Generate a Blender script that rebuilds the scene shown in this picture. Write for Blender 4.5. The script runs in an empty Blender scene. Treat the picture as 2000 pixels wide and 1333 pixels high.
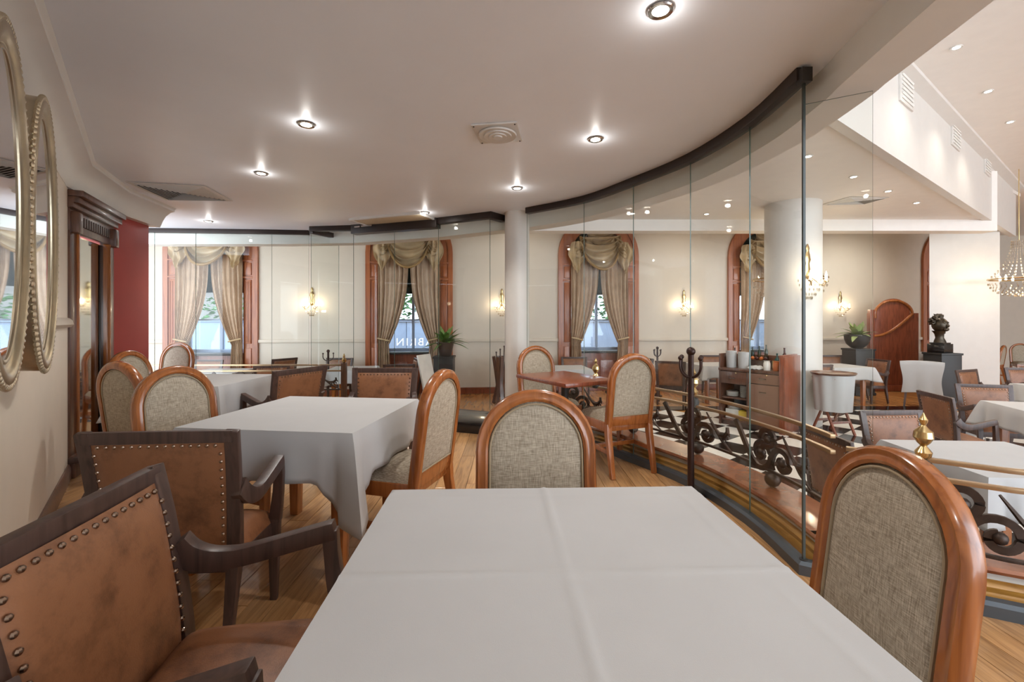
import bpy, bmesh, math, random
from mathutils import Vector, Matrix
R = math.radians
random.seed(4)
S = bpy.context.scene
COL = S.collection
PI = math.pi

# ---------------------------------------------------------------- camera
F, HX, HY, CZ = 870.0, 1000.0, 627.0, 1.27      # focal length in px, vanishing point, eye height
cam = bpy.data.cameras.new('camera'); camo = bpy.data.objects.new('camera', cam); COL.objects.link(camo)
camo.location = (0, 0, CZ); camo.rotation_euler = (PI/2, 0, 0)
cam.sensor_width = 36; cam.lens = F/2000*36; cam.shift_y = (HY-666.5)/2000
cam.clip_start = .05; cam.clip_end = 300
S.camera = camo
# ---------------------------------------------------------------- world, exposure
w = bpy.data.worlds.new('world'); S.world = w; w.use_nodes = True
bg = w.node_tree.nodes['Background']
bg.inputs[0].default_value = (.81, .905, 1.0, 1); bg.inputs[1].default_value = 3.0
S.view_settings.view_transform = 'Standard'; S.view_settings.look = 'None'
S.view_settings.gamma = 1; S.view_settings.use_curve_mapping = False
S.view_settings.exposure = 1.0
S.cycles.max_bounces = 10; S.cycles.diffuse_bounces = 4; S.cycles.glossy_bounces = 5
S.cycles.transparent_max_bounces = 40; S.cycles.transmission_bounces = 6
S.cycles.caustics_reflective = False; S.cycles.caustics_refractive = False
S.cycles.sample_clamp_indirect = 4.0
SPOT_IN, SPOT_OUT, SCONCE_W, CHAND_W = 27.0, 32.0, 1.6, 7.0
ZF, ZC, ZO, ZLOW, ZHIGH = 0.0, 2.55, -.37, 3.15, 4.2     # inner floor, inner ceiling, lower floor, low and high ceilings

def X(px, Y): return (px-HX)/F*Y
def at(px, py, z):
    Y = F*(CZ-z)/(py-HY); return (X(px, Y), Y)

# ---------------------------------------------------------------- materials
def lin(c):
    c = [v/255 for v in c]
    return tuple(v/12.92 if v <= .04045 else ((v+.055)/1.055)**2.4 for v in c)
MATS = {}
def nt(name):
    m = bpy.data.materials.new(name); m.use_nodes = True
    t = m.node_tree; b = t.nodes['Principled BSDF']; MATS[name] = m
    return m, t, b
def node(t, typ, **kw):
    n = t.nodes.new(typ)
    for k, v in kw.items():
        if k.startswith('i_'): n.inputs[k[2:].replace('_', ' ')].default_value = v
        else: setattr(n, k, v)
    return n
def coords(t, scale=(1, 1, 1), kind='Object', rot=(0, 0, 0)):
    tc = node(t, 'ShaderNodeTexCoord'); mp = node(t, 'ShaderNodeMapping')
    mp.inputs['Scale'].default_value = scale; mp.inputs['Rotation'].default_value = rot
    t.links.new(tc.outputs[kind], mp.inputs[0]); return mp.outputs[0]
def ramp(t, fac, stops):
    r = node(t, 'ShaderNodeValToRGB'); e = r.color_ramp.elements
    while len(e) < len(stops): e.new(.5)
    for el, (p, c) in zip(e, stops): el.position = p; el.color = (*c, 1)
    t.links.new(fac, r.inputs[0]); return r.outputs[0]
def bump(t, b, fac, strength, dist=.01):
    n = node(t, 'ShaderNodeBump'); n.inputs['Strength'].default_value = strength; n.inputs['Distance'].default_value = dist
    t.links.new(fac, n.inputs['Height']); t.links.new(n.outputs[0], b.inputs['Normal'])
def plain(name, rgb, rough=.5, metal=0, var=.06, scale=6, bmp=0, bscale=60, coat=0, emit=None, estr=0):
    m, t, b = nt(name); c = lin(rgb)
    n = node(t, 'ShaderNodeTexNoise', i_Scale=scale, i_Detail=4.0)
    t.links.new(coords(t), n.inputs['Vector'])
    lo = tuple(max(0, v*(1-var)) for v in c); hi = tuple(min(1, v*(1+var)) for v in c)
    t.links.new(ramp(t, n.outputs[0], [(.3, lo), (.7, hi)]), b.inputs['Base Color'])
    b.inputs['Roughness'].default_value = rough; b.inputs['Metallic'].default_value = metal
    if coat: b.inputs['Coat Weight'].default_value = coat; b.inputs['Coat Roughness'].default_value = .12
    if bmp:
        n2 = node(t, 'ShaderNodeTexNoise', i_Scale=bscale, i_Detail=3.0); t.links.new(coords(t), n2.inputs['Vector'])
        bump(t, b, n2.outputs[0], bmp, .004)
    if emit: b.inputs['Emission Color'].default_value = (*lin(emit), 1); b.inputs['Emission Strength'].default_value = estr
    return m
def wood(name, rgb, dark, rough=.35, scale=(30, 30, 2.5), coat=.0, rnd=False):
    m, t, b = nt(name)
    n = node(t, 'ShaderNodeTexNoise', i_Scale=1.0, i_Detail=6.0, i_Distortion=1.2)
    v = coords(t, scale)
    if rnd:
        oi = node(t, 'ShaderNodeObjectInfo'); ad = node(t, 'ShaderNodeVectorMath', operation='ADD')
        mu = node(t, 'ShaderNodeMath', operation='MULTIPLY'); mu.inputs[1].default_value = 37
        t.links.new(oi.outputs['Random'], mu.inputs[0]); t.links.new(v, ad.inputs[0]); t.links.new(mu.outputs[0], ad.inputs[1]); v = ad.outputs[0]
    t.links.new(v, n.inputs['Vector'])
    col = ramp(t, n.outputs[0], [(.3, lin(dark)), (.55, lin(rgb)), (.8, tuple(min(1, q*1.18) for q in lin(rgb)))])
    if rnd:
        hs = node(t, 'ShaderNodeHueSaturation'); mr = node(t, 'ShaderNodeMapRange')
        mr.inputs['To Min'].default_value = .78; mr.inputs['To Max'].default_value = 1.22
        t.links.new(oi.outputs['Random'], mr.inputs[0]); t.links.new(mr.outputs[0], hs.inputs['Value']); t.links.new(col, hs.inputs['Color']); col = hs.outputs[0]
    t.links.new(col, b.inputs['Base Color']); b.inputs['Roughness'].default_value = rough
    if coat: b.inputs['Coat Weight'].default_value = coat; b.inputs['Coat Roughness'].default_value = .1
    bump(t, b, n.outputs[0], .08, .002)
    return m
def leather(name, rgb, dark):
    m, t, b = nt(name)
    n = node(t, 'ShaderNodeTexNoise', i_Scale=9.0, i_Detail=8.0, i_Roughness=.7); t.links.new(coords(t), n.inputs['Vector'])
    n2 = node(t, 'ShaderNodeTexNoise', i_Scale=3.0, i_Detail=2.0); t.links.new(coords(t), n2.inputs['Vector'])
    mx = node(t, 'ShaderNodeMath', operation='MULTIPLY_ADD'); mx.inputs[1].default_value = .6
    t.links.new(n.outputs[0], mx.inputs[0]); sc = node(t, 'ShaderNodeMath', operation='MULTIPLY'); sc.inputs[1].default_value = .4
    t.links.new(n2.outputs[0], sc.inputs[0]); t.links.new(sc.outputs[0], mx.inputs[2])
    t.links.new(ramp(t, mx.outputs[0], [(.36, lin(dark)), (.5, lin(rgb)), (.7, tuple(q*1.2 for q in lin(rgb)))]), b.inputs['Base Color'])
    b.inputs['Roughness'].default_value = .42
    vo = node(t, 'ShaderNodeTexVoronoi', i_Scale=260.0); t.links.new(coords(t), vo.inputs['Vector']); bump(t, b, vo.outputs[0], .15, .002)
    return m
def weave(name, rgb, dark):
    m, t, b = nt(name)
    outs = []
    for sc in ((520, 60, 34), (34, 60, 520)):
        n = node(t, 'ShaderNodeTexNoise', i_Scale=1.0, i_Detail=3.0); t.links.new(coords(t, sc), n.inputs['Vector']); outs.append(n.outputs[0])
    a = node(t, 'ShaderNodeMath', operation='ADD'); t.links.new(outs[0], a.inputs[0]); t.links.new(outs[1], a.inputs[1])
    h = node(t, 'ShaderNodeMath', operation='MULTIPLY'); h.inputs[1].default_value = .5; t.links.new(a.outputs[0], h.inputs[0])
    t.links.new(ramp(t, h.outputs[0], [(.38, lin(dark)), (.62, lin(rgb))]), b.inputs['Base Color'])
    b.inputs['Roughness'].default_value = .9; b.inputs['Specular IOR Level'].default_value = .2
    bump(t, b, h.outputs[0], .5, .002)
    return m
def glassmat(name, tint, spec=1.0, base=.04):
    m, t, b = nt(name); t.nodes.remove(b); out = t.nodes['Material Output']
    lw = node(t, 'ShaderNodeLayerWeight'); lw.inputs[0].default_value = .5
    p = node(t, 'ShaderNodeMath', operation='POWER'); p.inputs[1].default_value = 5
    ma = node(t, 'ShaderNodeMath', operation='MULTIPLY_ADD'); ma.inputs[1].default_value = (1-base)*spec; ma.inputs[2].default_value = base*spec
    t.links.new(lw.outputs['Facing'], p.inputs[0]); t.links.new(p.outputs[0], ma.inputs[0])
    tr = node(t, 'ShaderNodeBsdfTransparent'); tr.inputs[0].default_value = (*tint, 1)
    gl = node(t, 'ShaderNodeBsdfGlossy'); gl.inputs['Roughness'].default_value = .01
    mx = node(t, 'ShaderNodeMixShader'); t.links.new(ma.outputs[0], mx.inputs[0]); t.links.new(tr.outputs[0], mx.inputs[1]); t.links.new(gl.outputs[0], mx.inputs[2])
    t.links.new(mx.outputs[0], out.inputs[0]); return m
def emission(name, rgb, s):
    m, t, b = nt(name); t.nodes.remove(b); e = node(t, 'ShaderNodeEmission'); e.inputs[0].default_value = (*lin(rgb), 1); e.inputs[1].default_value = s
    t.links.new(e.outputs[0], t.nodes['Material Output'].inputs[0]); return m
def stripes(name, rgb, dark, axis_scale=60, along='X', rough=.45, sheen=True):
    m, t, b = nt(name)
    wv = node(t, 'ShaderNodeTexWave', bands_direction=along, i_Scale=axis_scale, i_Distortion=1.5, i_Detail=2.0); t.links.new(coords(t), wv.inputs['Vector'])
    n = node(t, 'ShaderNodeTexNoise', i_Scale=5.0); t.links.new(coords(t), n.inputs['Vector'])
    mx = node(t, 'ShaderNodeMath', operation='MULTIPLY'); t.links.new(wv.outputs[1], mx.inputs[0]); t.links.new(n.outputs[0], mx.inputs[1])
    t.links.new(ramp(t, mx.outputs[0], [(.05, lin(dark)), (.5, lin(rgb))]), b.inputs['Base Color'])
    b.inputs['Roughness'].default_value = rough; b.inputs['Sheen Weight'].default_value = .3
    return m

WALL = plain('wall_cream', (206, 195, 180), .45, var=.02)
WALL_BRIGHT = plain('wall_cream_brightened', (236, 225, 208), .4, var=.02)  # same wall cream, brightened in colour where the left wall gets little light
CEIL = plain('ceiling_paint', (240, 244, 251), .42, var=.02, scale=2)
CEILO = plain('lower_ceiling_paint', (232, 227, 221), .5, var=.02)
WHITE = plain('white_paint', (212, 208, 202), .4, var=.02)
BEAM = plain('beam_paint', (224, 222, 216), .6, var=.02)
RED = plain('red_paint', (164, 66, 60), .5, var=.06, scale=3)
TRACK = plain('track_bronze', (44, 33, 29), .4, .3)
GRAPH = plain('channel_grey', (86, 92, 98), .4, .6)
IRON = plain('wrought_iron', (70, 58, 52), .45, .7, var=.2, scale=30, bmp=.2)
BRASS = plain('brass', (205, 178, 128), .22, 1, var=.1)
CHROME = plain('chrome', (210, 210, 210), .15, 1)
DKWOOD = wood('dark_stained_wood', (76, 56, 49), (54, 38, 33), .38)
ORWOOD = wood('polished_orange_wood', (160, 94, 46), (126, 68, 30), .25, coat=.5)
RDWOOD = wood('mahogany', (136, 72, 48), (104, 50, 32), .3, coat=.4)
WNWOOD = wood('window_wood', (164, 95, 54), (134, 70, 38), .35, (14, 14, 1.2), coat=.3)
BRWOOD = wood('cabinet_brown_wood', (96, 62, 46), (66, 40, 28), .32, coat=.3)
PLANK = wood('floor_plank_oak', (182, 138, 92), (146, 104, 64), .28, (42, 3, 3), coat=.35, rnd=True)
SUBFL = plain('floor_joint', (92, 58, 32), .6)
CAPW = wood('plinth_cap_wood', (150, 92, 62), (116, 64, 40), .25, (6, 6, 6), coat=.5)
YELW = wood('yellow_oak_base', (178, 128, 58), (142, 94, 34), .35, (6, 6, 30), coat=.3)
LEATH = leather('worn_brown_leather', (134, 88, 58), (94, 57, 34))
FAB = weave('beige_linen', (198, 185, 166), (138, 125, 108))
PIPE = plain('linen_piping', (160, 142, 116), .9)
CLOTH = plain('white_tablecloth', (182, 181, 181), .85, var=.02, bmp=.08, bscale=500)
NAIL = plain('nickel_nail', (150, 132, 118), .25, 1)
BLACK = plain('black_stone', (26, 24, 24), .12, var=.3, scale=12)
MARBLE = plain('white_marble', (222, 218, 212), .15, var=.05, scale=4)
MATBLK = plain('matt_black', (40, 38, 37), .5)
GLASS = glassmat('clear_glass', (.97, .982, .972), 1.0, .022)
GLEDGE = plain('glass_edge_green', (84, 104, 94), .15)
WGLASS = glassmat('window_glass', (.93, .97, 1.0))
CRYST = glassmat('crystal', (.98, .95, .88), 1.0, .32)
MIRROR = plain('mirror_silvering', (225, 225, 225), .02, 1, var=0)
SILVER = plain('silver_gilt_leaf', (190, 176, 150), .3, .9, var=.18, scale=9, bmp=.15, bscale=40)
CURT = stripes('striped_satin_curtain', (206, 180, 152), (150, 124, 100), 26, 'X')
SWAG = plain('gold_satin_swag', (184, 162, 128), .3, var=.2, scale=4)
SWAGB = plain('gold_swag_border', (150, 120, 74), .5)
BLIND = plain('dark_green_blind', (34, 58, 58), .7)
FRAMEB = plain('window_frame_grey', (150, 168, 196), .5)
BULB = emission('bulb_glow', (255, 232, 196), 30)
SPOTG = emission('downlight_glow', (255, 246, 232), 14)
BRONZE = plain('bust_bronze', (74, 66, 56), .35, .8, var=.25, scale=18)
LEAF = plain('leaf_green', (92, 128, 58), .45, var=.35, scale=8)
LEAFP = plain('leaf_pale', (150, 166, 110), .45, var=.3, scale=8)
POT = plain('pot_dark_brown', (66, 54, 48), .3)
HEDGE = plain('hedge_green', (84, 130, 78), .7, var=.5, scale=3)
OUTW = plain('hoarding_blue_white', (136, 158, 190), .6, var=.03)
STREETM = plain('street_paving', (130, 136, 146), .7)
TERR = plain('tile_wall', (160, 156, 150), .6, var=.1)
AWN = plain('red_awning', (214, 60, 66), .6)
PORC = plain('porcelain', (236, 234, 228), .2)
BOTG = plain('bottle_green', (24, 44, 34), .1)
BOTR = plain('bottle_dark_red', (60, 22, 22), .1)
FRUIT = plain('fruit_orange', (196, 104, 44), .5)
PAPER = plain('yellow_box_card', (206, 176, 62), .6)
DRAWERF = plain('cabinet_laminate_brown', (128, 92, 72), .35, var=.04)

# ---------------------------------------------------------------- mesh helpers
class MB:
    def __init__(s): s.v = []; s.f = []; s.m = []
    def add(s, vs, fs, mi=0):
        b = len(s.v); s.v += [tuple(v) for v in vs]; s.f += [tuple(i+b for i in f) for f in fs]; s.m += [mi]*len(fs); return s
    def box(s, c, d, rz=0, M=None, mi=0):
        vs = []
        for i in range(8):
            v = Vector(((i & 1)-.5, (i >> 1 & 1)-.5, (i >> 2)-.5)); v = Vector((v.x*d[0], v.y*d[1], v.z*d[2]))
            if M is not None: v = M @ v
            elif rz: v = Matrix.Rotation(rz, 3, 'Z') @ v
            vs.append(v+Vector(c))
        return s.add(vs, [(0, 2, 3, 1), (4, 5, 7, 6), (0, 1, 5, 4), (2, 6, 7, 3), (0, 4, 6, 2), (1, 3, 7, 5)], mi)
    def bar(s, p, q, wx, wy, up=(0, 0, 1)):
        return s.ribbon([p, q], [(wx, wy)]*2, up)
    def ribbon(s, pts, dims, up=(0, 0, 1), ref=None):
        """rectangular section along a path; dims = (across, along 'up') for each point; ref fixes the 'across' axis"""
        pts = [Vector(p) for p in pts]; n = len(pts); vs = []
        if isinstance(dims, tuple): dims = [dims]*n
        for i, p in enumerate(pts):
            t = (pts[min(i+1, n-1)]-pts[max(i-1, 0)]).normalized()
            a = Vector(ref) if ref else t.cross(Vector(up))
            a = (a-t*a.dot(t)).normalized(); b = a.cross(t).normalized()
            x, y = dims[i]
            vs += [p+a*x/2+b*y/2, p-a*x/2+b*y/2, p-a*x/2-b*y/2, p+a*x/2-b*y/2]
        fs = [(0, 1, 2, 3), tuple(4*(n-1)+k for k in (3, 2, 1, 0))]
        for i in range(n-1):
            for k in range(4): fs.append((4*i+k, 4*i+4+k, 4*i+4+(k+1) % 4, 4*i+(k+1) % 4))
        return s.add(vs, fs)
    def tube(s, pts, r, n=8, closed=False):
        pts = [Vector(p) for p in pts]; m = len(pts); vs = []; fs = []
        rr = r if isinstance(r, (list, tuple)) else [r]*m
        a = None
        for i, p in enumerate(pts):
            t = (pts[(i+1) % m]-pts[i-1]) if closed else (pts[min(i+1, m-1)]-pts[max(i-1, 0)])
            t.normalize()
            if a is None: a = t.orthogonal().normalized()
            a = (a-t*a.dot(t)).normalized(); b = t.cross(a)
            for k in range(n):
                an = 2*PI*k/n; vs.append(p+(a*math.cos(an)+b*math.sin(an))*rr[i])
        for i in range(m if closed else m-1):
            j = (i+1) % m
            for k in range(n): fs.append((i*n+k, i*n+(k+1) % n, j*n+(k+1) % n, j*n+k))
        if not closed: fs += [tuple(reversed(range(n))), tuple((m-1)*n+k for k in range(n))]
        return s.add(vs, fs)
    def lathe(s, prof, n=16, c=(0, 0, 0), sq=None):
        vs = []; fs = []; m = len(prof)
        for r, z in prof:
            for k in range(n): vs.append((c[0]+r*math.cos(2*PI*k/n), c[1]+r*math.sin(2*PI*k/n), c[2]+z))
        for i in range(m-1):
            for k in range(n): fs.append((i*n+k, i*n+(k+1) % n, (i+1)*n+(k+1) % n, (i+1)*n+k))
        fs += [tuple(reversed(range(n))), tuple((m-1)*n+k for k in range(n))]
        return s.add(vs, fs)
    def ball(s, c, r, n=8, sc=(1, 1, 1)):
        h = max(4, n//2+1); prof = [(r*math.sin(PI*i/h), -r*math.cos(PI*i/h)) for i in range(h+1)]
        prof[0] = (r*.02, -r); prof[-1] = (r*.02, r)
        b = len(s.v); s.lathe(prof, n)
        for i in range(b, len(s.v)):
            v = s.v[i]; s.v[i] = (v[0]*sc[0]+c[0], v[1]*sc[1]+c[1], v[2]*sc[2]+c[2])
        return s
    def prism(s, poly, off, mi=0):
        n = len(poly); off = Vector(off); a = [Vector(p) for p in poly]
        return s.add(a+[p+off for p in a], [tuple(reversed(range(n))), tuple(range(n, 2*n))]+[(i, (i+1) % n, n+(i+1) % n, n+i) for i in range(n)], mi)
    def flat(s, poly2, z0, z1): return s.prism([(x, y, z0) for x, y in poly2], (0, 0, z1-z0))
    def grid(s, f, nu, nv, cu=False):
        vs = [f(i/nu, j/nv) for j in range(nv+1) for i in range(nu if cu else nu+1)]; W = nu if cu else nu+1
        fs = [(j*W+i, j*W+(i+1) % W, (j+1)*W+(i+1) % W, (j+1)*W+i) for j in range(nv) for i in range(nu)]
        return s.add(vs, fs)
    def sweep(s, path, prof, closed_prof=True):
        """profile (offset to the right of travel, z) swept along a plan path [(x, y)]"""
        n = len(path); k = len(prof); vs = []; fs = []
        P = [Vector((p[0], p[1])) for p in path]
        for i in range(n):
            d0 = (P[i]-P[i-1]).normalized() if i else (P[1]-P[0]).normalized()
            d1 = (P[i+1]-P[i]).normalized() if i < n-1 else d0
            n0 = Vector((d0.y, -d0.x)); n1 = Vector((d1.y, -d1.x)); b = (n0+n1).normalized(); sc = 1/max(.35, b.dot(n1))
            for o, z in prof: vs.append((P[i].x+b.x*o*sc, P[i].y+b.y*o*sc, z))
        for i in range(n-1):
            for j in range(k if closed_prof else k-1):
                fs.append((i*k+j, (i+1)*k+j, (i+1)*k+(j+1) % k, i*k+(j+1) % k))
        if closed_prof: fs += [tuple(range(k)), tuple(reversed(range((n-1)*k, n*k)))]
        return s.add(vs, fs)
    def mesh(s, name, mats, bevel=0, smooth=35, sub=0):
        me = bpy.data.meshes.new(name); me.from_pydata(s.v, [], s.f)
        mats = mats if isinstance(mats, (list, tuple)) else [mats]
        for m in mats: me.materials.append(m)
        if len(mats) > 1: me.polygons.foreach_set('material_index', s.m)
        bm = bmesh.new(); bm.from_mesh(me)
        bmesh.ops.recalc_face_normals(bm, faces=bm.faces)
        if bevel: bmesh.ops.bevel(bm, geom=[e for e in bm.edges if len(e.link_faces) == 2 and e.calc_face_angle(0) > .6], offset=bevel, segments=2, affect='EDGES', profile=.6)
        bm.to_mesh(me); bm.free()
        if smooth: me.shade_smooth(); me.set_sharp_from_angle(angle=R(smooth))
        return me
    def build(s, name, mats, parent=None, bevel=0, smooth=35, world=False, origin=None):
        if parent is None and origin is None:
            xs = [v[0] for v in s.v]; ys = [v[1] for v in s.v]; zs = [v[2] for v in s.v]
            origin = ((min(xs)+max(xs))/2, (min(ys)+max(ys))/2, min(zs))
        if parent is not None and world: origin = tuple(parent.location)
        if origin: s.v = [(a-origin[0], b-origin[1], c-origin[2]) for a, b, c in s.v]
        o = bpy.data.objects.new(name, s.mesh(name, mats, bevel, smooth)); COL.objects.link(o)
        if parent is not None: o.parent = parent
        elif origin: o.location = origin
        return o
def tag(o, label=None, cat=None, group=None, kind=None):
    if label: o['label'] = label
    if cat: o['category'] = cat
    if group: o['group'] = group
    if kind: o['kind'] = kind
    return o
def thing(name, loc, rz=0, label=None, cat=None, group=None, kind=None):
    o = bpy.data.objects.new(name, None); COL.objects.link(o); o.empty_display_size = .1
    o.location = loc; o.rotation_euler = (0, 0, rz); return tag(o, label, cat, group, kind)
def link_mesh(name, me, parent, loc=(0, 0, 0), rot=(0, 0, 0)):
    o = bpy.data.objects.new(name, me); COL.objects.link(o); o.parent = parent; o.location = loc; o.rotation_euler = rot; return o
def copy_tree(o, parent=None):
    c = o.copy(); COL.objects.link(c); c.parent = parent
    for ch in list(o.children): copy_tree(ch, c)
    return c
def off(path, d):
    """offset a plan path to the right of travel by d"""
    m = MB().sweep(path, [(d, 0)], False); return [(v[0], v[1]) for v in m.v]
def smooth_path(pts, k=6):
    out = []; n = len(pts)
    for i in range(n-1):
        p0, p1, p2, p3 = [Vector(pts[max(0, min(n-1, j))]) for j in (i-1, i, i+1, i+2)]
        for q in range(k):
            t = q/k
            out.append(tuple(.5*((2*p1)+(p2-p0)*t+(2*p0-5*p1+4*p2-p3)*t*t+(3*p1-p0-3*p2+p3)*t**3)))
    return out+[tuple(pts[-1])]

# ================================================================= STRUCTURE
GL = [(-5.6, 6.14), (-4.95, 6.17), (-4.4, 6.2), (-3.38, 6.27), (-2.88, 6.32)]              # far left glass
PORT = [(-2.74, 6.07), (-2.13, 5.99), (-.92, 5.57), (-.26, 5.25), (-.07, 5.48)]             # doorway portal
GRc = [(.17, 5.06), (.74, 4.58), (1.09, 4.0), (1.37, 3.42), (1.49, 2.79), (1.47, 2.245)]     # curved glass
GRx = [(1.47, 2.245), (1.71, 2.11), (2.15, 1.89), (3.2, 1.36)]
wall_y = lambda x: 10.14+.1*x
EDGE = [(-5.9, 6.45), (-2.3, 6.4), (-.98, 5.9), (-.3, 5.55)] + [p for p in off(smooth_path(GRc[:-1]+[(1.5, 2.32)], 3), -.2)][2:] + [(1.85, 2.27), (2.3, 2.05), (3.4, 1.5)]
# floor of the glazed dining room
INROOM = [(-4.7, 6.45)] + EDGE[1:] + [(4.6, -3.6), (2.32, -3.6), (-3.62, 3.62), (-4.1, 4.4), (-4.7, 4.9)]
fl = MB().flat(INROOM, -.37, -.006).build('floor', SUBFL, origin=(0, 3, -.37), smooth=0); tag(fl, kind='structure')
def spans(poly, x):
    ys = []
    for i in range(len(poly)):
        (x0, y0), (x1, y1) = poly[i], poly[(i+1) % len(poly)]
        if (x0 <= x) != (x1 <= x): ys.append(y0+(x-x0)/(x1-x0)*(y1-y0))
    ys.sort(); return list(zip(ys[::2], ys[1::2]))
pw = .118; cache = {}
for r in range(60):
    x = -4.6+(r+.5)*pw
    if x > 2.6: break
    for a, b in spans(INROOM, x):
        a = max(a, .35); y = a-((r*.47) % 1)*1.5
        while y < b:
            y0, y1 = max(y, a), min(y+1.5, b); y += 1.5
            if y1-y0 < .06: continue
            L = round(y1-y0, 2)
            if L not in cache: cache[L] = MB().box((0, 0, -.003), (pw-.003, L-.004, .006)).mesh('plank', PLANK, bevel=.001, smooth=0)
            link_mesh('plank', cache[L], fl, (x-0, (y0+y1)/2-3, .37))
# lower floor: wood field, black and white tiles
fo = MB().flat([(-11, 5.6), (.5, 4.4), (1.2, 1.2), (4.4, -3.0), (24, -3.0), (24, 16), (-11, 16)], -.5, -.376).build('floor_lower', wood('lower_floor_oak', (190, 136, 80), (154, 100, 52), .25, (9, 1.2, 9), coat=.35), origin=(4, 8, -.5), smooth=0)
tag(fo, kind='structure')
ts = .43; tw = MB().box((0, 0, 0), (ts-.003, ts-.003, .012)).mesh('tile_white', MARBLE, bevel=.0015, smooth=0)
tb = MB().box((0, 0, 0), (ts-.003, ts-.003, .012)).mesh('tile_black', BLACK, bevel=.0015, smooth=0)
edge_sm = EDGE
def inside(poly, x, y): return any(a <= y <= b for a, b in spans(poly, x))
ang = R(38); n_t = 0
TILEZ = [(.55, 5.6), (.9, 4.9), (1.35, 4.15), (1.66, 3.5), (1.78, 2.6), (2.4, 2.35), (3.6, 1.8), (6.6, 3.3), (7.9, 8.1), (.8, 8.1)]
for i in range(-40, 40):
    for j in range(-40, 40):
        x = 4+(i*math.cos(ang)-j*math.sin(ang))*ts; y = 5+(i*math.sin(ang)+j*math.cos(ang))*ts
        if inside(TILEZ, x, y) and n_t < 300:
            n_t += 1; link_mesh('floor_tile', tw if (i+j) % 2 else tb, fo, (x-4, y-8, .13), (0, 0, ang))
b = MB().sweep([(.5, 8.32), (8.2, 8.32)], [(-.17, -.37), (.17, -.37), (.17, -.358), (-.17, -.358)]).build('border_strip', BLACK, fo, world=True)
# black stone threshold at the doorway
tag(MB().flat([(-2.5, 5.72), (-1.0, 5.2), (-.32, 4.96), (.0, 5.2), (-.2, 5.62), (-1.0, 5.95), (-2.3, 6.4)], 0, .12).build('threshold_step', BLACK, bevel=.006), 'black polished stone step below the glass doorway', 'step')

# back window wall, with openings
WIN = [(318, 508), (713, 886), (1093, 1243), (1420, 1565), (1795, 1935)]
def wallx(px):
    r = (px-HX)/F; Y = 10.14/(1-.1*r); return r*Y
wl = thing('wall_back', (0, 10.14, ZO), math.atan(.1), kind='structure')
cs = 1/math.cos(math.atan(.1))
WX = [((wallx(a)+wallx(b_))/2*cs, .95) for a, b_ in WIN]
def arch(cx, hw, z0, zs, n=14, y=0):
    return [(cx-hw, y, z0)]+[(cx-hw*math.cos(PI*i/n), y, zs+hw*math.sin(PI*i/n)) for i in range(n+1)]+[(cx+hw, y, z0)]
HT = 4.4     # wall height above lower floor
x0 = -11.0; m = MB()
for cx, hw in WX:
    m.box(((x0+cx-hw)/2, .1, HT/2), (cx-hw-x0, .2, HT)); x0 = cx+hw
    for i in range(14):
        a0, a1 = PI*i/14, PI*(i+1)/14
        xa, xb = cx-hw*math.cos(a0), cx-hw*math.cos(a1); za, zb = 3.15+hw*math.sin(a0), 3.15+hw*math.sin(a1)
        m.prism([(xa, 0, za), (xb, 0, zb), (xb, 0, HT), (xa, 0, HT)], (0, .2, 0))
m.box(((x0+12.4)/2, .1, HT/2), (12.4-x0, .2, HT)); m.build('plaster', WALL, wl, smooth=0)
x0 = -11.0
for i, (cx, hw) in enumerate(WX+[(12.4, 0)]):
    L = cx-hw-x0; mid = (x0+cx-hw)/2
    MB().ribbon([(x0, -.02, 1.2), (cx-hw, -.02, 1.2)], (.05, .07)).build('chair_rail', WALL, wl, bevel=.012)
    MB().box((mid, -.02, .06), (L, .04, .12)).box((mid, -.03, .125), (L, .06, .03)).build('skirting', RDWOOD, wl, bevel=.004)
    x0 = cx+hw
# left wall of the dining room
LWp = [(2.32, -3.6), (-3.56, 3.57)]
wl2 = thing('wall_left', (-1.8, 1.45, 0), kind='structure')
lw_prof = lambda: MB().sweep(LWp, [(0, 0), (-.2, 0), (-.2, 2.55), (0, 2.55)])
lw_prof().build('plaster', WALL_BRIGHT, wl2, world=True)
MB().sweep(LWp, [(-.02, 1.21), (.02, 1.22), (.035, 1.24), (.03, 1.27), (.012, 1.29), (-.02, 1.3)]).build('chair_rail', WALL, wl2, world=True)
MB().sweep(LWp, [(-.02, 0), (.022, 0), (.022, .09), (.01, .12), (-.02, .12)]).build('skirting', BRWOOD, wl2, world=True)
# red pillar
tag(MB().flat([(-3.95, 4.40), (-4.06, 4.98), (-4.6, 5.05), (-4.5, 4.25)], 0, 2.36).build('wall_pillar', RED, bevel=.006), kind='structure')
# cornice
CORN = [(2.32, -3.6), (-3.5, 3.5), (-3.86, 4.28), (-4.0, 5.06)]
tag(MB().sweep(CORN, [(-.2, 2.33), (.0, 2.33), (.015, 2.36), (.03, 2.4), (.06, 2.455), (.11, 2.50), (.15, 2.515), (.15, 2.535), (.17, 2.55), (-.2, 2.56)]).build('trim_1', WHITE), kind='structure')
MB  # ceilings and ring beam
RING = [(-5.9, 6.45), (-3.2, 6.44), (-2.25, 6.35), (-.96, 5.9), (-.27, 5.52), (.32, 5.2), (.86, 4.68), (1.22, 4.08), (1.49, 3.46), (1.6, 2.8), (1.58, 2.3), (1.55, 2.12), (1.46, 1.5), (1.40, .5), (1.5, -.8), (3.2, -3.6)]
RS = RING[:4]+smooth_path(RING[4:12], 4)+RING[12:]
tag(MB().flat(RS+[(2.2, -3.6), (-5.9, 5.2)], 2.55, 2.62).build('ceiling', CEIL, origin=(0, 3, 2.55), smooth=0), kind='structure')
tag(MB().sweep(RS, [(0, 2.38), (-.2, 2.38), (-.2, 3.16), (0, 3.16)]).build('trim_2', BEAM), kind='structure')
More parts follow.
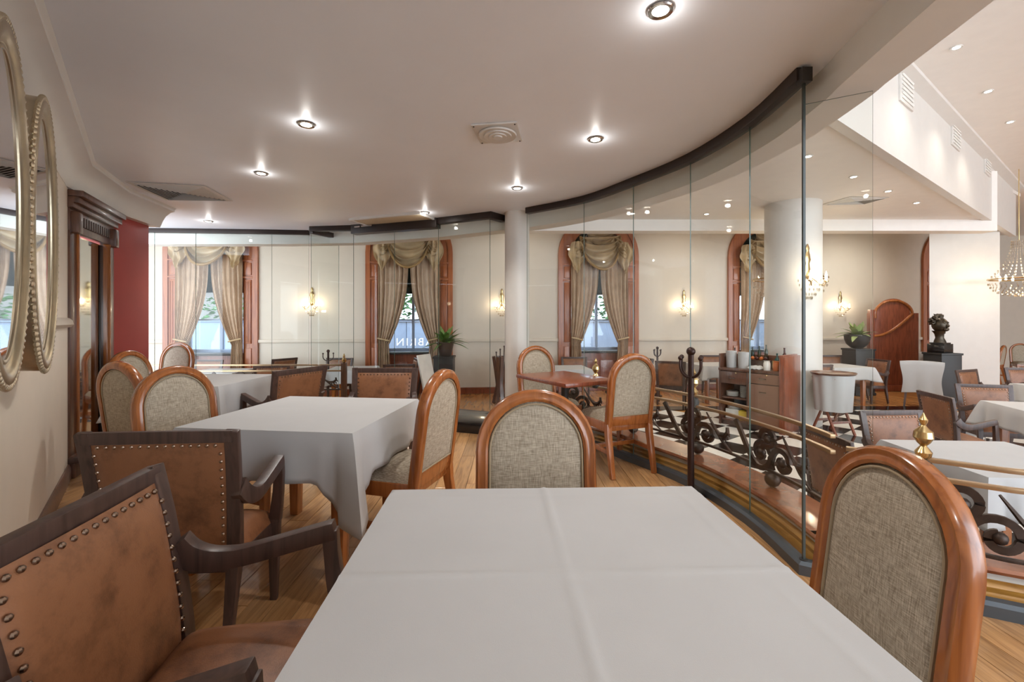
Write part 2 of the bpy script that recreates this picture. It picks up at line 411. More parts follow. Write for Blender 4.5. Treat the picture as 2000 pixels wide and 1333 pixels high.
LOWC = [(-11, 6.0), (-3, 6.3), (.2, 5.0), (1.3, 3.4), (1.6, 3.13), (2.94, 4.07), (8.95, 8.3), (9.0, 8.5), (-11, 8.5)]
tag(MB().flat(LOWC, ZLOW, 3.22).build('ceiling_low', CEILO, origin=(0, 6, ZLOW), smooth=0), kind='structure')
tag(MB().sweep([(-11, 8.4), (9.0, 8.4)], [(-.14, 2.94), (.14, 2.94), (.14, 4.05), (-.14, 4.05)]).build('trim_3', CEILO), kind='structure')
tag(MB().flat([(-11, 8.5), (9.0, 8.5), (11.3, 9.9), (12.3, 11.6), (-11, 9.3)], 4.03, 4.1).build('ceiling_window_bay', CEILO, smooth=0), kind='structure')
bk = thing('wall_bulkhead', (6, 6.4, 3.1), kind='structure')
BH = [(1.62, 3.14), (11.1, 9.81)]
MB().sweep(BH, [(0, 3.13), (.0, 4.22), (-.1, 4.22), (-.1, 3.13)]).build('plaster', WHITE, bk, world=True)
MB().sweep(BH, [(-.02, 4.1), (.05, 4.14), (.12, 4.17), (.13, 4.21), (-.02, 4.21)]).build('cornice', WHITE, bk, world=True)
tag(MB().flat([(3.0, -3.0), (1.4, -.6), (1.6, 3.14), (11.1, 9.8), (11.3, 15.4), (24, 15.4), (24, -3.0)], ZHIGH, 4.28).build('ceiling_high', CEILO, smooth=0), kind='structure')
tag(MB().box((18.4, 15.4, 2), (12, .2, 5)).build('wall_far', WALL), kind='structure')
tag(MB().flat([(12.3, 11.6), (12.5, 11.6), (12.6, 15.3), (12.4, 15.3)], ZO, 4.3).build('wall_return', WALL), kind='structure')
# piers
def pier(name, x0, x1, y0, y1, z1, z0=ZO):
    return tag(MB().box(((x0+x1)/2, (y0+y1)/2, (z0+z1)/2), (x1-x0, y1-y0, z1-z0)).build(name, WHITE, bevel=.01), kind='structure')
tag(MB().lathe([(.40, 0), (.40, 3.52)], 48, (X(1548, 7.2), 7.2, ZO)).build('wall_column', WHITE), kind='structure'); tag(MB().flat([(X(1815, 9.3), 9.3), (X(1953, 9.3), 9.3), (10.7, 9.9), (9.42, 9.9)], ZO, 4.1).build('wall_pier', WHITE, bevel=.01), kind='structure')
tag(MB().lathe([(.145, 0), (.145, 2.55)], 32, (.06, 5.28, 0)).build('wall_round_column', WHITE), kind='structure')
tag(MB().box((-10.4, 7.4, 1.8), (.2, 4.6, 4.5)).build('wall_added_left', WALL), kind='structure')  # unseen end wall, added to block sky light from the left
tag(MB().box((24.1, 6.2, 1.9), (.2, 18.4, 4.7)).build('wall_added_right', WALL), kind='structure')  # unseen side wall, added to cut sky light on the bulkhead
# street outside the windows
tag(MB().box((3, 18, -.6), (46, 15, .1)).build('ground_street', STREETM), kind='structure')
hd = thing('street_hoarding', (0, 14.2, -.55), label='pale blue-white boundary wall across the street outside the windows', cat='wall')
for i in range(12): MB().box((-16+i*2.3, 14.2, .35), (2.28, .12, 1.8)).build('panel', OUTW, hd, world=True, bevel=.01)
MB().box((-3.35, 14.2, 1.28), (27.5, .2, .07)).build('coping', OUTW, hd, world=True)
tag(MB().box((-13, 16.0, 1.6), (9, .2, 4.2)).build('tiled_house_wall', TERR), 'pale tiled house wall seen through the leftmost window', 'building')
a = MB(); a.prism([(-12.5, 14.9, 2.9), (-8.6, 14.9, 2.6), (-8.6, 15.88, 2.9), (-12.5, 15.88, 3.2)], (0, 0, .04)); tag(a.build('awning', AWN), 'red awning glimpsed high in the leftmost window', 'awning')
def leafcloud(name, c, d, n, ls, mat, label, cat):
    m = MB()
    for _ in range(n):
        p = Vector((c[0]+(random.random()-.5)*d[0], c[1]+(random.random()-.5)*d[1], c[2]+(random.random()-.5)*d[2]))
        q = Matrix.Rotation(random.random()*6, 3, 'Z') @ Matrix.Rotation(random.random()*2-1, 3, 'X')
        m.add([p+q @ Vector(v)*ls for v in ((-.5, 0, 0), (0, .35, .1), (.5, 0, 0), (0, -.35, .1))], [(0, 1, 2, 3)])
    return tag(m.build(name, mat, smooth=0), label, cat, kind='stuff')
leafcloud('hedge', (-3.5, 15.3, 1.6), (6, 1.2, 4.4), 4200, .22, HEDGE, 'leafy green hedge above the wall outside the second window', 'hedge')
leafcloud('hedge', (3.2, 15.3, 1.6), (5, 1.2, 4.4), 3600, .22, HEDGE, 'leafy green hedge above the wall outside the third window', 'hedge')
leafcloud('shrub', (-9.0, 14.75, .7), (2.4, .5, 2.6), 700, .2, HEDGE, 'low green shrub along the wall outside the leftmost window', 'shrub')

# ================================================================= WINDOWS
def drape(m, side, hw, zt=2.9, zb=-.35, tie=.88, n=44, rows=40):
    """half curtain gathered to a tieback at the outer side; side -1 left, 1 right"""
    def f(u, v):
        z = zt+(zb-zt)*v
        k = (zt-z)/(zt-tie)
        if k <= 1: inner = .02+(hw-.25)*(k**2.6)
        else: inner = hw-.23-.05*min(1, (k-1)*2)
        if k > 1: outer = hw
        else: outer = hw-.0*k
        # belly at the tieback
        x = inner+(outer-inner)*u
        pl = math.sin(u*2*PI*6.5+.6*math.sin(3*v))*(.028+.012*math.sin(9*u))*(1 if k < 1 else .8)
        zz = z+(.0 if k > 1 else -.10*(1-u)*max(0, k-.6)/.4*max(0, 1-abs(k-1)*3))
        return (side*x, -.10+pl, zz)
    return m.grid(f, n, rows)
def swag(m, xa, za, xb, zb, sag, depth=.1, rows=26, n=22, top=.32):
    def f(u, v):
        x = xa+(xb-xa)*u; zt = za+(zb-za)*u; s = 1-(2*u-1)**2
        z = zt-(s**.55)*sag*(.06+.94*v)-.05*v*(1-s)+.02*math.sin(v*2*PI*4)*s
        y = -.16-depth*s*(.3+.7*v)-.06*math.sin(v*2*PI*4.2+1.2*u)*(.3+s)
        return (x, y, z)
    m.edge = [f(i/n, 1) for i in range(n+1)]
    return m.grid(f, n, rows)
def jabot(m, side, x, zt, L):
    def f(u, v):
        a = (u-.5); w = .10+.10*math.sin(PI*min(1, v*1.05))
        z = zt-L*v*(1-.25*abs(a)*2)
        return (side*(x+a*w*2*(1)), -.2-.05*math.sin(PI*u)-.03*math.sin(u*18+v*3)-.03*math.sin(v*13+u*4), z)
    return m.grid(f, 20, 22)
WNAMES = ['leftmost window', 'lettered window', 'window right of the slim round column', 'window left of the large white column']
for wi, (cx, hw) in enumerate(WX):
    wn = thing('window_%d' % (wi+1), Vector((0, 10.14, ZO))+Matrix.Rotation(math.atan(.1), 3, 'Z') @ Vector((cx, 0, 0)), math.atan(.1), kind='structure')
    ih = hw-.3; zs = 3.15
    m = MB()                                                       # arched casing ring
    n = 20
    for y0, y1, ra, rb in ((-.06, .02, hw, hw-.1), (-.03, .05, hw-.1, ih), ):
        o = arch(0, ra, 0, zs, n); i_ = arch(0, rb, 0, zs, n); k = len(o)
        vs = [(p[0], y, p[2]) for y in (y0, y1) for pp in (o, i_) for p in pp]
        fs = []
        for q in range(k-1):
            fs += [(q, q+1, k+q+1, k+q), (q, 2*k+q, 2*k+q+1, q+1), (k+q, k+q+1, 3*k+q+1, 3*k+q), (2*k+q, 3*k+q, 3*k+q+1, 2*k+q+1)]
        m.add(vs, fs)
    m.build('casing', WNWOOD, wn)
    m = MB(); i_ = arch(0, ih, 0, zs, n)                            # reveal
    m.add([(p[0], y, p[2]) for y in (.05, .34) for p in i_], [(q, q+1, len(i_)+q+1, len(i_)+q) for q in range(len(i_)-1)]); m.build('reveal', WNWOOD, wn)
    for s in (-1, 1):
        xm = s*(ih+.1)
        for z0, z1 in ((.15, 1.05), (1.15, 2.52), (2.62, 2.88)):
            MB().box((xm, -.04, (z0+z1)/2), (.13, .025, z1-z0)).build('casing_panel', WNWOOD, wn, bevel=.008)
        for z in (2.57, 2.93): MB().box((xm, -.045, z), (.2, .04, .035)).build('casing_band', WNWOOD, wn, bevel=.008)
        for q in (-1, 0, 1): MB().box((xm+q*.045, -.058, 1.83), (.014, .014, 1.3)).build('flute', WNWOOD, wn, bevel=.005)
    if wi == 4: continue
    MB().box((0, .2, .45), (2*ih, .2, .9)).build('panel_below_sill', RDWOOD, wn)
    for q in (-1, 1): MB().box((q*ih/2, .09, .42), (ih-.14, .03, .6)).build('sill_panel', RDWOOD, wn, bevel=.01)
    MB().box((0, .12, .92), (2*ih, .32, .05)).build('sill', MATBLK, wn, bevel=.008)
    m = MB()
    for s in (-1, 1): m.box((s*(ih-.03), .32, 2.3), (.06, .06, 2.8))
    m.box((0, .32, .98), (2*ih, .06, .07)).box((0, .32, 1.66), (2*ih, .05, .035)); m.build('sash_frame', FRAMEB, wn, bevel=.004)
    MB().box((.04, .32, 2.2), (.06, .06, 2.5)).build('mullion', FRAMEB, wn, bevel=.004)
    for s in (-1, 1): MB().box((s*ih/2, .34, 2.3), (ih-.06, .006, 2.7)).build('pane', WGLASS, wn, smooth=0)
    MB().box((0, .26, 3.05), (2*ih, .02, 1.55)).box((0, .25, 2.27), (2*ih, .03, .03)).build('roller_blind', BLIND, wn)
    if wi == 1:
        cu = bpy.data.curves.new('lettering', 'FONT'); cu.body = 'ABRIN'; cu.size = .25; cu.align_x = 'CENTER'; cu.extrude = 0; cu.space_character = 1.25
        t_ = bpy.data.objects.new('lettering', cu); COL.objects.link(t_)
        bpy.context.view_layer.update(); me = bpy.data.meshes.new_from_object(t_); bpy.data.objects.remove(t_)
        me.materials.clear(); lm, lt, lb = nt('lettering_film'); tl = node(lt, 'ShaderNodeBsdfTranslucent'); tl.inputs[0].default_value = (.95, .97, 1, 1); mxs = node(lt, 'ShaderNodeMixShader'); mxs.inputs[0].default_value = .75
        lb.inputs['Base Color'].default_value = (.9, .92, .95, 1); lt.links.new(lb.outputs[0], mxs.inputs[1]); lt.links.new(tl.outputs[0], mxs.inputs[2]); lt.links.new(mxs.outputs[0], lt.nodes['Material Output'].inputs[0]); me.materials.append(lm)
        o = link_mesh('lettering', me, wn, (.06, .352, 1.07), (PI/2, 0, PI)); o['label'] = 'white lettering reading ABRIN, reversed from inside'
    c = thing('curtain_set', wn.location, wn.rotation_euler[2], 'striped beige satin curtains and swag at the '+WNAMES[wi], 'curtain', 'draped curtains at the tall windows')
    for s in (-1, 1):
        d = drape(MB(), s, ih+.02, 3.05, .12, 1.2); d.build('drape', CURT, c, smooth=80)
        MB().tube([(s*(ih-.24+.13*q), -.19+.02*abs(q-1), 1.2+.03*q) for q in (0, .5, 1, 1.5, 2)], .018, 8).build('tieback', SWAG, c)
    swag(MB(), -ih*.72, zs+.42, ih*.72, zs+.46, .82, .16, 34, 28).build('swag', SWAG, c, smooth=80)
    e_ = swag(MB(), -ih*.72, zs+.46, ih*.72, zs+.46, .82, .16, 34, 28).edge; MB().tube(e_, .028, 8).build('swag_border', SWAGB, c)
    swag(MB(), -ih*.5, zs+.6, ih*.5, zs+.6, .42, .10, 16).build('swag', SWAG, c, smooth=80)
    for s in (-1, 1):
        swag(MB(), s*ih*1.0, zs+.2, s*ih*.5, zs+.45, .4, .1, 18, 14).build('swag', SWAG, c, smooth=80)
        jabot(MB(), s, ih*.86, zs+.28, .72).build('jabot', SWAG, c, smooth=80)

# ================================================================= GLASS PARTITION
def pane(parent, p, q, z0, z1, t=.008, name='glass_pane', edge=.006):
    p, q = Vector((*p, 0)), Vector((*q, 0)); d = (q-p).normalized(); n = Vector((d.y, -d.x, 0))*t/2
    L = (q-p).length; m = MB()
    c = (p+q)/2; rz = math.atan2(d.y, d.x)
    M3 = Matrix.Rotation(rz, 3, 'Z')
    vs = []
    for i in range(8):
        v = Vector(((i & 1)-.5, (i >> 1 & 1)-.5, (i >> 2)-.5)); vs.append(M3 @ Vector((v.x*(L-.002), v.y*t, v.z*(z1-z0)))+Vector((c.x, c.y, (z0+z1)/2)))
    m.add(vs, [(0, 1, 5, 4), (2, 6, 7, 3)], 0); m.add(vs, [(0, 4, 6, 2), (1, 3, 7, 5), (0, 2, 3, 1), (4, 5, 7, 6)], 1)
    return m.build(name, [GLASS, GLEDGE], parent, world=True, smooth=0)
def headtrack(parent, path, z0, z1, w_=.07): return MB().sweep(path, [(-w_/2, z0), (w_/2, z0), (w_/2, z1), (-w_/2, z1)]).build('head_track', TRACK, parent, world=True, bevel=.004)
def channel(parent, path): return MB().sweep(path, [(-.035, 0), (.035, 0), (.035, .05), (.02, .065), (-.02, .065), (-.035, .05)]).build('floor_channel', GRAPH, parent, world=True)
g1 = thing('wall_glass_right', (1.2, 3.6, 0), kind='structure')
for a_, b_ in zip(GRc, GRc[1:]): pane(g1, a_, b_, .03, 2.5)
for a_, b_ in zip(GRx[:2], GRx[1:2]): pane(g1, a_, b_, .03, 2.36 if a_ == GRx[0] else 2.37)
headtrack(g1, smooth_path(GRc, 4), 2.485, 2.55); channel(g1, smooth_path(GRc, 4)[:-1]+GRx)
m = MB()
x_, y_ = GRc[-1]; m.box((x_, y_, 1.26), (.012, .012, 2.46)); m.build('seam_strip', plain('seam_dark', (44, 52, 48), .3), g1, world=True)
pv = MB().lathe([(.02, 0), (.02, .02)], 12, (1.47, 2.245, .05)).box((1.47, 2.24, 2.5), (.05, .05, .07)); pv.build('patch_fitting', MATBLK, g1, world=True)
g2 = thing('wall_glass_left', (-4, 6.2, 0), kind='structure')
for a_, b_ in zip(GL, GL[1:]): pane(g2, a_, b_, .03, 2.5)
headtrack(g2, GL, 2.49, 2.55); channel(g2, GL)
g3 = thing('wall_glass_portal', (-1.3, 5.6, 0), kind='structure')
pane(g3, PORT[0], PORT[1], .125, 2.5); pane(g3, PORT[2], PORT[3], .125, 2.5); pane(g3, PORT[3], PORT[4], .125, 2.5)
pane(g3, PORT[0], (X(662, 6.55), 6.55), .05, 2.5)
headtrack(g3, PORT[:2], 2.485, 2.55, .09); headtrack(g3, PORT[2:5], 2.475, 2.55, .09); headtrack(g3, [PORT[0], (X(662, 6.5), 6.5)], 2.46, 2.53, .06)
headtrack(g3, PORT[1:3], 2.43, 2.55, .12)
dr = thing('door_1', (-1.5, 5.78, .12), kind='structure')
mid = ((PORT[1][0]+PORT[2][0])/2, (PORT[1][1]+PORT[2][1])/2)
for a_, b_ in ((PORT[1], mid), (mid, PORT[2])): pane(dr, a_, b_, .14, 2.43, name='glass_door_leaf')
m = MB().bar((X(693, 5.9), 5.89, 2.51), (X(703, 5.86), 5.86, 2.51), .012, .018).bar((X(706, 5.86), 5.85, 2.512), (X(727, 5.8), 5.79, 2.512), .012, .018)
m.build('header_plate', CHROME, g3, world=True)

# plinth under the railing
PL = off(smooth_path(GRc, 4)[2:-1]+GRx, -.12)
pl = thing('railing_plinth', (1.8, 3.2, 0), kind='structure', label='low curved plinth with yellow oak base and wood cap outside the glass', cat='plinth')
MB().sweep(PL, [(0, 0), (-.2, 0), (-.2, -.37), (-.22, -.37), (-.22, .14), (0, .14)]).build('riser', WHITE, pl, world=True)
MB().sweep(PL, [(.0, 0), (.03, 0), (.032, .03), (.022, .05), (.026, .075), (.012, .095), (0, .1)]).build('base_moulding', YELW, pl, world=True)
MB().sweep(PL, [(.035, .14), (.042, .155), (.035, .17), (-.25, .17), (-.25, .14)]).build('cap', CAPW, pl, world=True)

# ================================================================= RAILINGS
class Path:
    def __init__(s, pts):
        s.p = [Vector(q) for q in pts]; s.c = [0]
        for a_, b_ in zip(s.p, s.p[1:]): s.c.append(s.c[-1]+(b_-a_).length)
        s.L = s.c[-1]
    def __call__(s, d, z, o=0):
        d = max(0, min(s.L, d))
        i = 0
        while i < len(s.c)-2 and s.c[i+1] < d: i += 1
        t = (d-s.c[i])/(s.c[i+1]-s.c[i]); q = s.p[i].lerp(s.p[i+1], t); dd = (s.p[i+1]-s.p[i]).normalized()
        return (q.x+dd.y*o, q.y-dd.x*o, z)
def spiral(c, r0, r1, a0, turns, n=26): return [(c[0]+(r0+(r1-r0)*i/n)*math.cos(a0+turns*2*PI*i/n), c[1]+(r0+(r1-r0)*i/n)*math.sin(a0+turns*2*PI*i/n)) for i in range(n+1)]
def railing(pts, zt, zb, zfeet, label, loc, motif=.95, finials=(), start=.1, end=None):
    P = Path(pts); rl = thing('railing', loc, 0, label, 'railing', 'low wrought iron railings outside the glass')
    step = [i*P.L/60 for i in range(61)]
    for z, h in ((zt, .022), (zt-.085, .022), (zb, .018)):
        MB().ribbon([P(d, z) for d in step], (.028 if z != zb else .02, h)).build('rail', BRASSR if z > zb+.01 else IRON, rl, world=True, bevel=.003)
    d = start; H = zt-.1-zb; k = 0
    while d+motif*.98 < (end or P.L):
        up = 1 if k % 2 == 0 else 1
        def mp(pts2): return [P(d+x*motif, zb+y*H) for x, y in pts2]
        a1 = H/motif
        def sp(cx, cy, r0, r1, a0, turns): return [(cx+(q[0])*a1, cy+q[1]) for q in spiral((0, 0), r0, r1, a0, turns)]
        s1 = [(.02, .98), (.08, .75), (.16, .4), (.24, .12)]+sp(.36, .36, .40, .08, -PI*.62, 1.25)
        MB().ribbon([Vector(v) for v in mp(s1)], (.036, .018), ref=(0, 0, 1)).build('scroll', IRON, rl, world=True)
        s2 = [(.30, .3), (.40, .55)]+sp(.45, .72, .3, .06, -PI*.9, -1.15)
        MB().ribbon(mp(s2), (.036, .018), ref=(0, 0, 1)).build('scroll', IRON, rl, world=True)
        s3 = [(.5, .05)]+sp(.62, .3, .34, .07, PI*1.0, -1.2)
        MB().ribbon(mp(s3), (.036, .018), ref=(0, 0, 1)).build('scroll', IRON, rl, world=True)
        m = MB().tube(mp([(.62, .95), (.72, .6), (.84, .25), (.97, .02)]), [.006, .012, .012, .006], 6); m.build('diagonal_bar', IRON, rl, world=True)
        m = MB()
        lf = [(.74, .55), (.80, .42), (.87, .42), (.91, .55), (.905, .68)]
        m.tube(mp(lf), [.008, .016, .02, .016, .012], 6)
        for q in ((.84, .36), (.875, .36), (.905, .42), (.925, .52)): m.tube(mp([q, (q[0]+.012, q[1]-.09)]), [.012, .003], 5)
        m.build('acanthus_leaf', IRON, rl, world=True)
        for bx_, by_ in ((.36, .36), (.45, .72), (.62, .3)): MB().ball(P(d+bx_*motif, zb+by_*H), .03, 10).build('scroll_boss', IRON, rl, world=True)
        if zb-zfeet > .03:
            c = P(d+.5*motif, zfeet); MB().ball((c[0], c[1], (zfeet+zb)/2), (zb-zfeet)/2-.0005, 12).build('ball_foot', IRON, rl, world=True)
        d += motif; k += 1
    for fd in finials:
        c = P(fd, zt-.1)
        m = MB().lathe([(.018, 0), (.036, .01), (.042, .05), (.03, .09), (.02, .1)], 14, c); b_ = m.build('finial_cup', MATBLK, rl, world=True)
        MB().lathe([(.018, .1), (.03, .115), (.034, .135), (.02, .155), (.012, .165), (.026, .18), (.04, .205), (.036, .235), (.016, .255), (.009, .265), (.016, .28), (.018, .292), (.008, .31), (.002, .325)], 16, c).build('finial', BRASS, rl, world=True)
    return rl, P
BRASSR = plain('aged_brass_rail', (176, 148, 116), .3, .8, var=.1)
rp = off(smooth_path(GRc, 5)[:-2], -.25)
railing(rp, .645, .27, .17, 'curved iron scroll railing with brass rails right of the hook stand', (1.7, 3.4, 0), .76, (.75, 1.98,), start=.12)
rp2 = off([(1.68, 2.24)]+GRx[2:], -.12)
railing(rp2, .6, .2, .17, 'short iron scroll railing behind the right foreground chair', (2.3, 2.0, 0), .7, (.3,), start=.12)
rl3, P3 = railing([(-6.0, 6.5), (-2.5, 6.55)], .62, .26, .1, 'straight iron railing behind the glass at the left', (-4, 6.5, 0), .95, (), start=1.6)
MB().box((-2.47, 6.55, .377), (.07, .07, .55)).build('newel_post', BRWOOD, rl3, world=True, bevel=.006)
MB().lathe([(.012, 0), (.03, .02), (.035, .05), (.012, .08), (.018, .1), (.003, .14)], 12, (-2.47, 6.55, .65)).build('finial', BRASS, rl3, world=True)
tag(MB().flat([(-6, 6.36), (-2.2, 6.42), (-2.2, 6.66), (-6, 6.62)], -.37, .1).build('plinth_ledge', CAPW, bevel=.006), 'long wood ledge under the straight railing at the left', 'ledge')

# hook stands
def hook_stand(loc, label, H=1.08):
    t = thing('hook_stand', loc, 0, label, 'coat stand', 'four-armed hook stands')
    MB().tube([(0, 0, .02), (0, 0, H-.04)], [.024, .02], 12).build('post', DKIRON, t)
    MB().ball((0, 0, H-.03), .032, 14).build('top_ball', DKIRON, t)
    MB().lathe([(.1, 0), (.1, .015), (.05, .04), (.03, .07)], 20).build('base', DKIRON, t)
    for k in range(4):
        an = R(20)+k*PI/2; pts = []
        for i in range(13):
            a_ = -PI/2+PI/2*i/12*1.0
            pts.append((.01+.085*math.sin(PI/2*i/12)**1, H-.215+.085*(1-math.cos(PI/2*i/12))))
        pts += [(.095, H-.1), (.093, H-.085)]
        MB().tube([(math.cos(an)*r_, math.sin(an)*r_, z) for r_, z in pts], .0085, 8).ball((math.cos(an)*.093, math.sin(an)*.093, H-.075), .017, 10).build('arm', DKIRON, t)
    return t
DKIRON = plain('dark_bronze_iron', (58, 40, 36), .35, .6)
hook_stand((1.285, 3.2, 0), 'dark four-hook stand beside the curved glass, right of the arched chair')
hook_stand((X(1284, 9.7), 9.7, ZO), 'small distant hook stand by the back wall beyond the curved glass')
hook_stand((X(641, 8.65), 8.65, ZO), 'small distant hook stand beyond the left railing')

# ================================================================= FURNITURE
def make_round_chair():
    t = thing('arched_chair', (0, 0, 0)); tilt = R(7.5)
    def bp(x, s_, y=0): return (x, -.20-s_*math.sin(tilt)+y*math.cos(tilt), .42+s_*math.cos(tilt)+y*math.sin(tilt))
    hw, st = .2025, .365
    def archline(r, s0, n=18, st=st): return [(-r, s0)]+[(-r, s0+(st-s0)*i/5) for i in range(1, 5)]+[(-r*math.cos(PI*i/n), st+r*math.sin(PI*i/n)) for i in range(n+1)]+[(r, st-(st-s0)*i/5) for i in range(1, 6)]
    # frame: profiled section swept along the arch
    line = archline(hw, -.02); sec = [(-.023, -.026), (-.023, .02), (-.014, .027), (-.004, .023), (.004, .023), (.014, .027), (.023, .018), (.023, -.018), (.014, -.026), (0, -.03)]
    m = MB(); vs = []; k = len(sec); n = len(line)
    for i, (x, s_) in enumerate(line):
        a_ = Vector(line[max(0, i-1)]); b_ = Vector(line[min(n-1, i+1)]); d = (b_-a_).normalized(); nx, ns = -d.y, d.x
        for u, y in sec: vs.append(bp(x+nx*u, s_+ns*u, y))
    fs = [tuple(range(k)), tuple(reversed(range((n-1)*k, n*k)))]
    for i in range(n-1):
        for j in range(k): fs.append((i*k+j, (i+1)*k+j, (i+1)*k+(j+1) % k, i*k+(j+1) % k))
    m.add(vs, fs)
    M = Matrix.Rotation(tilt, 3, 'X')
    m.build('back_frame', ORWOOD, t, smooth=50)
    MB().box(bp(0, .03), (.37, .036, .08), M=M).build('back_rail', ORWOOD, t, bevel=.006)
    # linen panel, domed on both faces
    pl_ = archline(.181, .065); m = MB()
    for sgn in (-1, 1):
        rings = [(1, .006), (.95, .016), (.85, .02), (.6, .024), (.3, .026)]; cs_ = .3
        vs = []; n = len(pl_)
        for sc_, y in rings: vs += [bp(x*sc_, cs_+(s_-cs_)*sc_, sgn*y) for x, s_ in pl_]
        vs.append(bp(0, cs_, sgn*.026)); fs = []
        for i in range(len(rings)-1):
            for j in range(n): fs.append((i*n+j, i*n+(j+1) % n, (i+1)*n+(j+1) % n, (i+1)*n+j))
        b_ = (len(rings)-1)*n
        fs += [(b_+j, b_+(j+1) % n, len(vs)-1) for j in range(n)]
        m.add(vs, fs)
    p_ = m.build('back_panel', FAB, t, smooth=60)
    for sgn in (-1, 1):
        MB().tube([bp(x*.955, .3+(s_-.3)*.955, sgn*.019) for x, s_ in pl_], .0045, 6, True).build('piping', PIPE, p_)
    for s_ in (-1, 1):
        MB().ribbon([(s_*.203, -.27, 0), (s_*.203, -.235, .18), (s_*.203, -.205, .34), (s_*.203, -.2, .43)], [(.036, .034), (.042, .042), (.046, .048), (.045, .05)], ref=(1, 0, 0)).build('leg', ORWOOD, t, bevel=.004)
        MB().ribbon([(s_*.205, .215, 0), (s_*.205, .215, .38)], [(.036, .036), (.05, .05)], ref=(1, 0, 0)).build('leg', ORWOOD, t, bevel=.004)
        MB().bar((s_*.203, -.225, .2), (s_*.205, .205, .2), .022, .035).build('stretcher', ORWOOD, t, bevel=.003)
    MB().bar((-.2, 0, .2), (.2, 0, .2), .022, .035).build('stretcher', ORWOOD, t, bevel=.003)
    m = MB()
    m.prism([(-.22, -.2, .365), (.22, -.2, .365), (.232, .235, .365), (-.232, .235, .365)], (0, 0, .075)); m.build('seat_frame', ORWOOD, t, bevel=.006)
    def sf(u, v):
        x = (u-.5)*2; y = (v-.5)*2; e = max(0, 1-abs(x)**6)*max(0, 1-abs(y)**6)
        return (x*(.213+.01*v), -.19+.418*v, .44+.055*e**.35+.012*(1-x*x)*(1-y*y))
    MB().grid(sf, 18, 18).build('seat', FAB, t, smooth=70)
    return t
def make_armchair(single_nails=False):
    t = thing('leather_armchair', (0, 0, 0))
    prof = [(-.235, .345), (-.24, .42), (-.252, .52), (-.27, .62), (-.292, .73), (-.325, .86)]
    def by(z):
        for (ya, za), (yb, zb) in zip(prof, prof[1:]):
            if z <= zb: return ya+(yb-ya)*(z-za)/(zb-za)
        return prof[-1][0]
    bw = lambda z: .238+.022*(z-.35)/.5
    for s in (-1, 1):
        MB().ribbon([(s*.235, -.315, 0), (s*.236, -.275, .16), (s*.237, -.242, .30), (s*.238, -.236, .37)], [(.03, .032), (.038, .042), (.045, .055), (.046, .056)], ref=(1, 0, 0)).build('leg', DKWOOD, t, bevel=.004)
        MB().ribbon([(s*.252, .185, 0), (s*.253, .185, .2), (s*.255, .182, .37)], [(.03, .03), (.04, .04), (.05, .05)], ref=(1, 0, 0)).build('leg', DKWOOD, t, bevel=.004)
    m = MB()
    zs = [.345, .42, .52, .62, .73, .86]
    for s in (-1, 1): m.ribbon([(s*(bw(z)), by(z), z) for z in zs], [(.05, .05), (.05, .046), (.05, .04), (.05, .036), (.05, .034), (.05, .034)], ref=(1, 0, 0))
    m.bar((-.265, by(.84), .838), (.265, by(.84), .838), .034, .045); m.bar((-.24, by(.365), .365), (.24, by(.365), .365), .036, .035)
    m.build('back_frame', DKWOOD, t, bevel=.004)
    def pad(sgn):
        def f(u, v):
            x = (u-.5)*2; z = .38+.44*v; y_ = (v-.5)*2; e = (1-x**8)*(1-y_**8)
            return (x*(bw(z)-.022), by(z)+sgn*(.012+.02*max(0, e)**.6+.006*(1-x*x)), z)
        return f
    bm_ = MB().grid(pad(1), 18, 14); bm_.grid(pad(-1), 18, 14); br = bm_.build('backrest', LEATH, t, smooth=70)
    spots = []
    for sgn in (-1, 1):
        for i in range(15):
            x = -.205+.41*i/14
            for z in (.806, .392): spots.append((x*(1 if z > .5 else .94), by(z)+sgn*.026, z))
        for i in range(1, 13):
            z = .392+.414*i/13
            for s in (-1, 1): spots.append((s*(bw(z)-.036), by(z)+sgn*.026, z))
    if single_nails:
        nm = MB().ball((0, 0, 0), .0075, 8).mesh('nail', NAIL)
        for p in spots: link_mesh('nail', nm, br, p)
    else:
        m = MB()
        for p in spots: m.ball(p, .0065, 6)
        tag(m.build('nail_trim', NAIL, br), kind='stuff')
    m = MB().box((0, -.02, .325), (.50, .43, .065)); m.build('seat_rail', DKWOOD, t, bevel=.006)
    def sf(u, v):
        x = (u-.5)*2; y = (v-.5)*2; e = max(0, 1-abs(x)**8)*max(0, 1-abs(y)**8)
        return (x*.248, -.225+.43*v, .352+.07*e**.3+.018*(1-x*x)*(1-y*y))
    MB().grid(sf, 20, 20).build('seat', LEATH, t, smooth=70)
    for s in (-1, 1):
        pts = smooth_path([(-.268, .635), (-.235, .60), (-.18, .578), (-.11, .578), (-.02, .596), (.08, .62), (.165, .64)], 3)
        dm = [(.042, .085-.033*min(1, i/9)) for i in range(len(pts))]
        MB().ribbon([(s*(.262+.022*min(1, i/8)), y, z) for i, (y, z) in enumerate(pts)], dm, ref=(1, 0, 0)).build('arm', DKWOOD, t, bevel=.005)
        MB().ribbon([(s*.284, .15, .64), (s*.284, .155, .58), (s*.278, .165, .5), (s*.266, .182, .43), (s*.257, .185, .36)], [(.038, .045), (.04, .042), (.042, .045), (.046, .05), (.05, .05)], ref=(1, 0, 0)).build('arm_support', DKWOOD, t, bevel=.004)
    return t
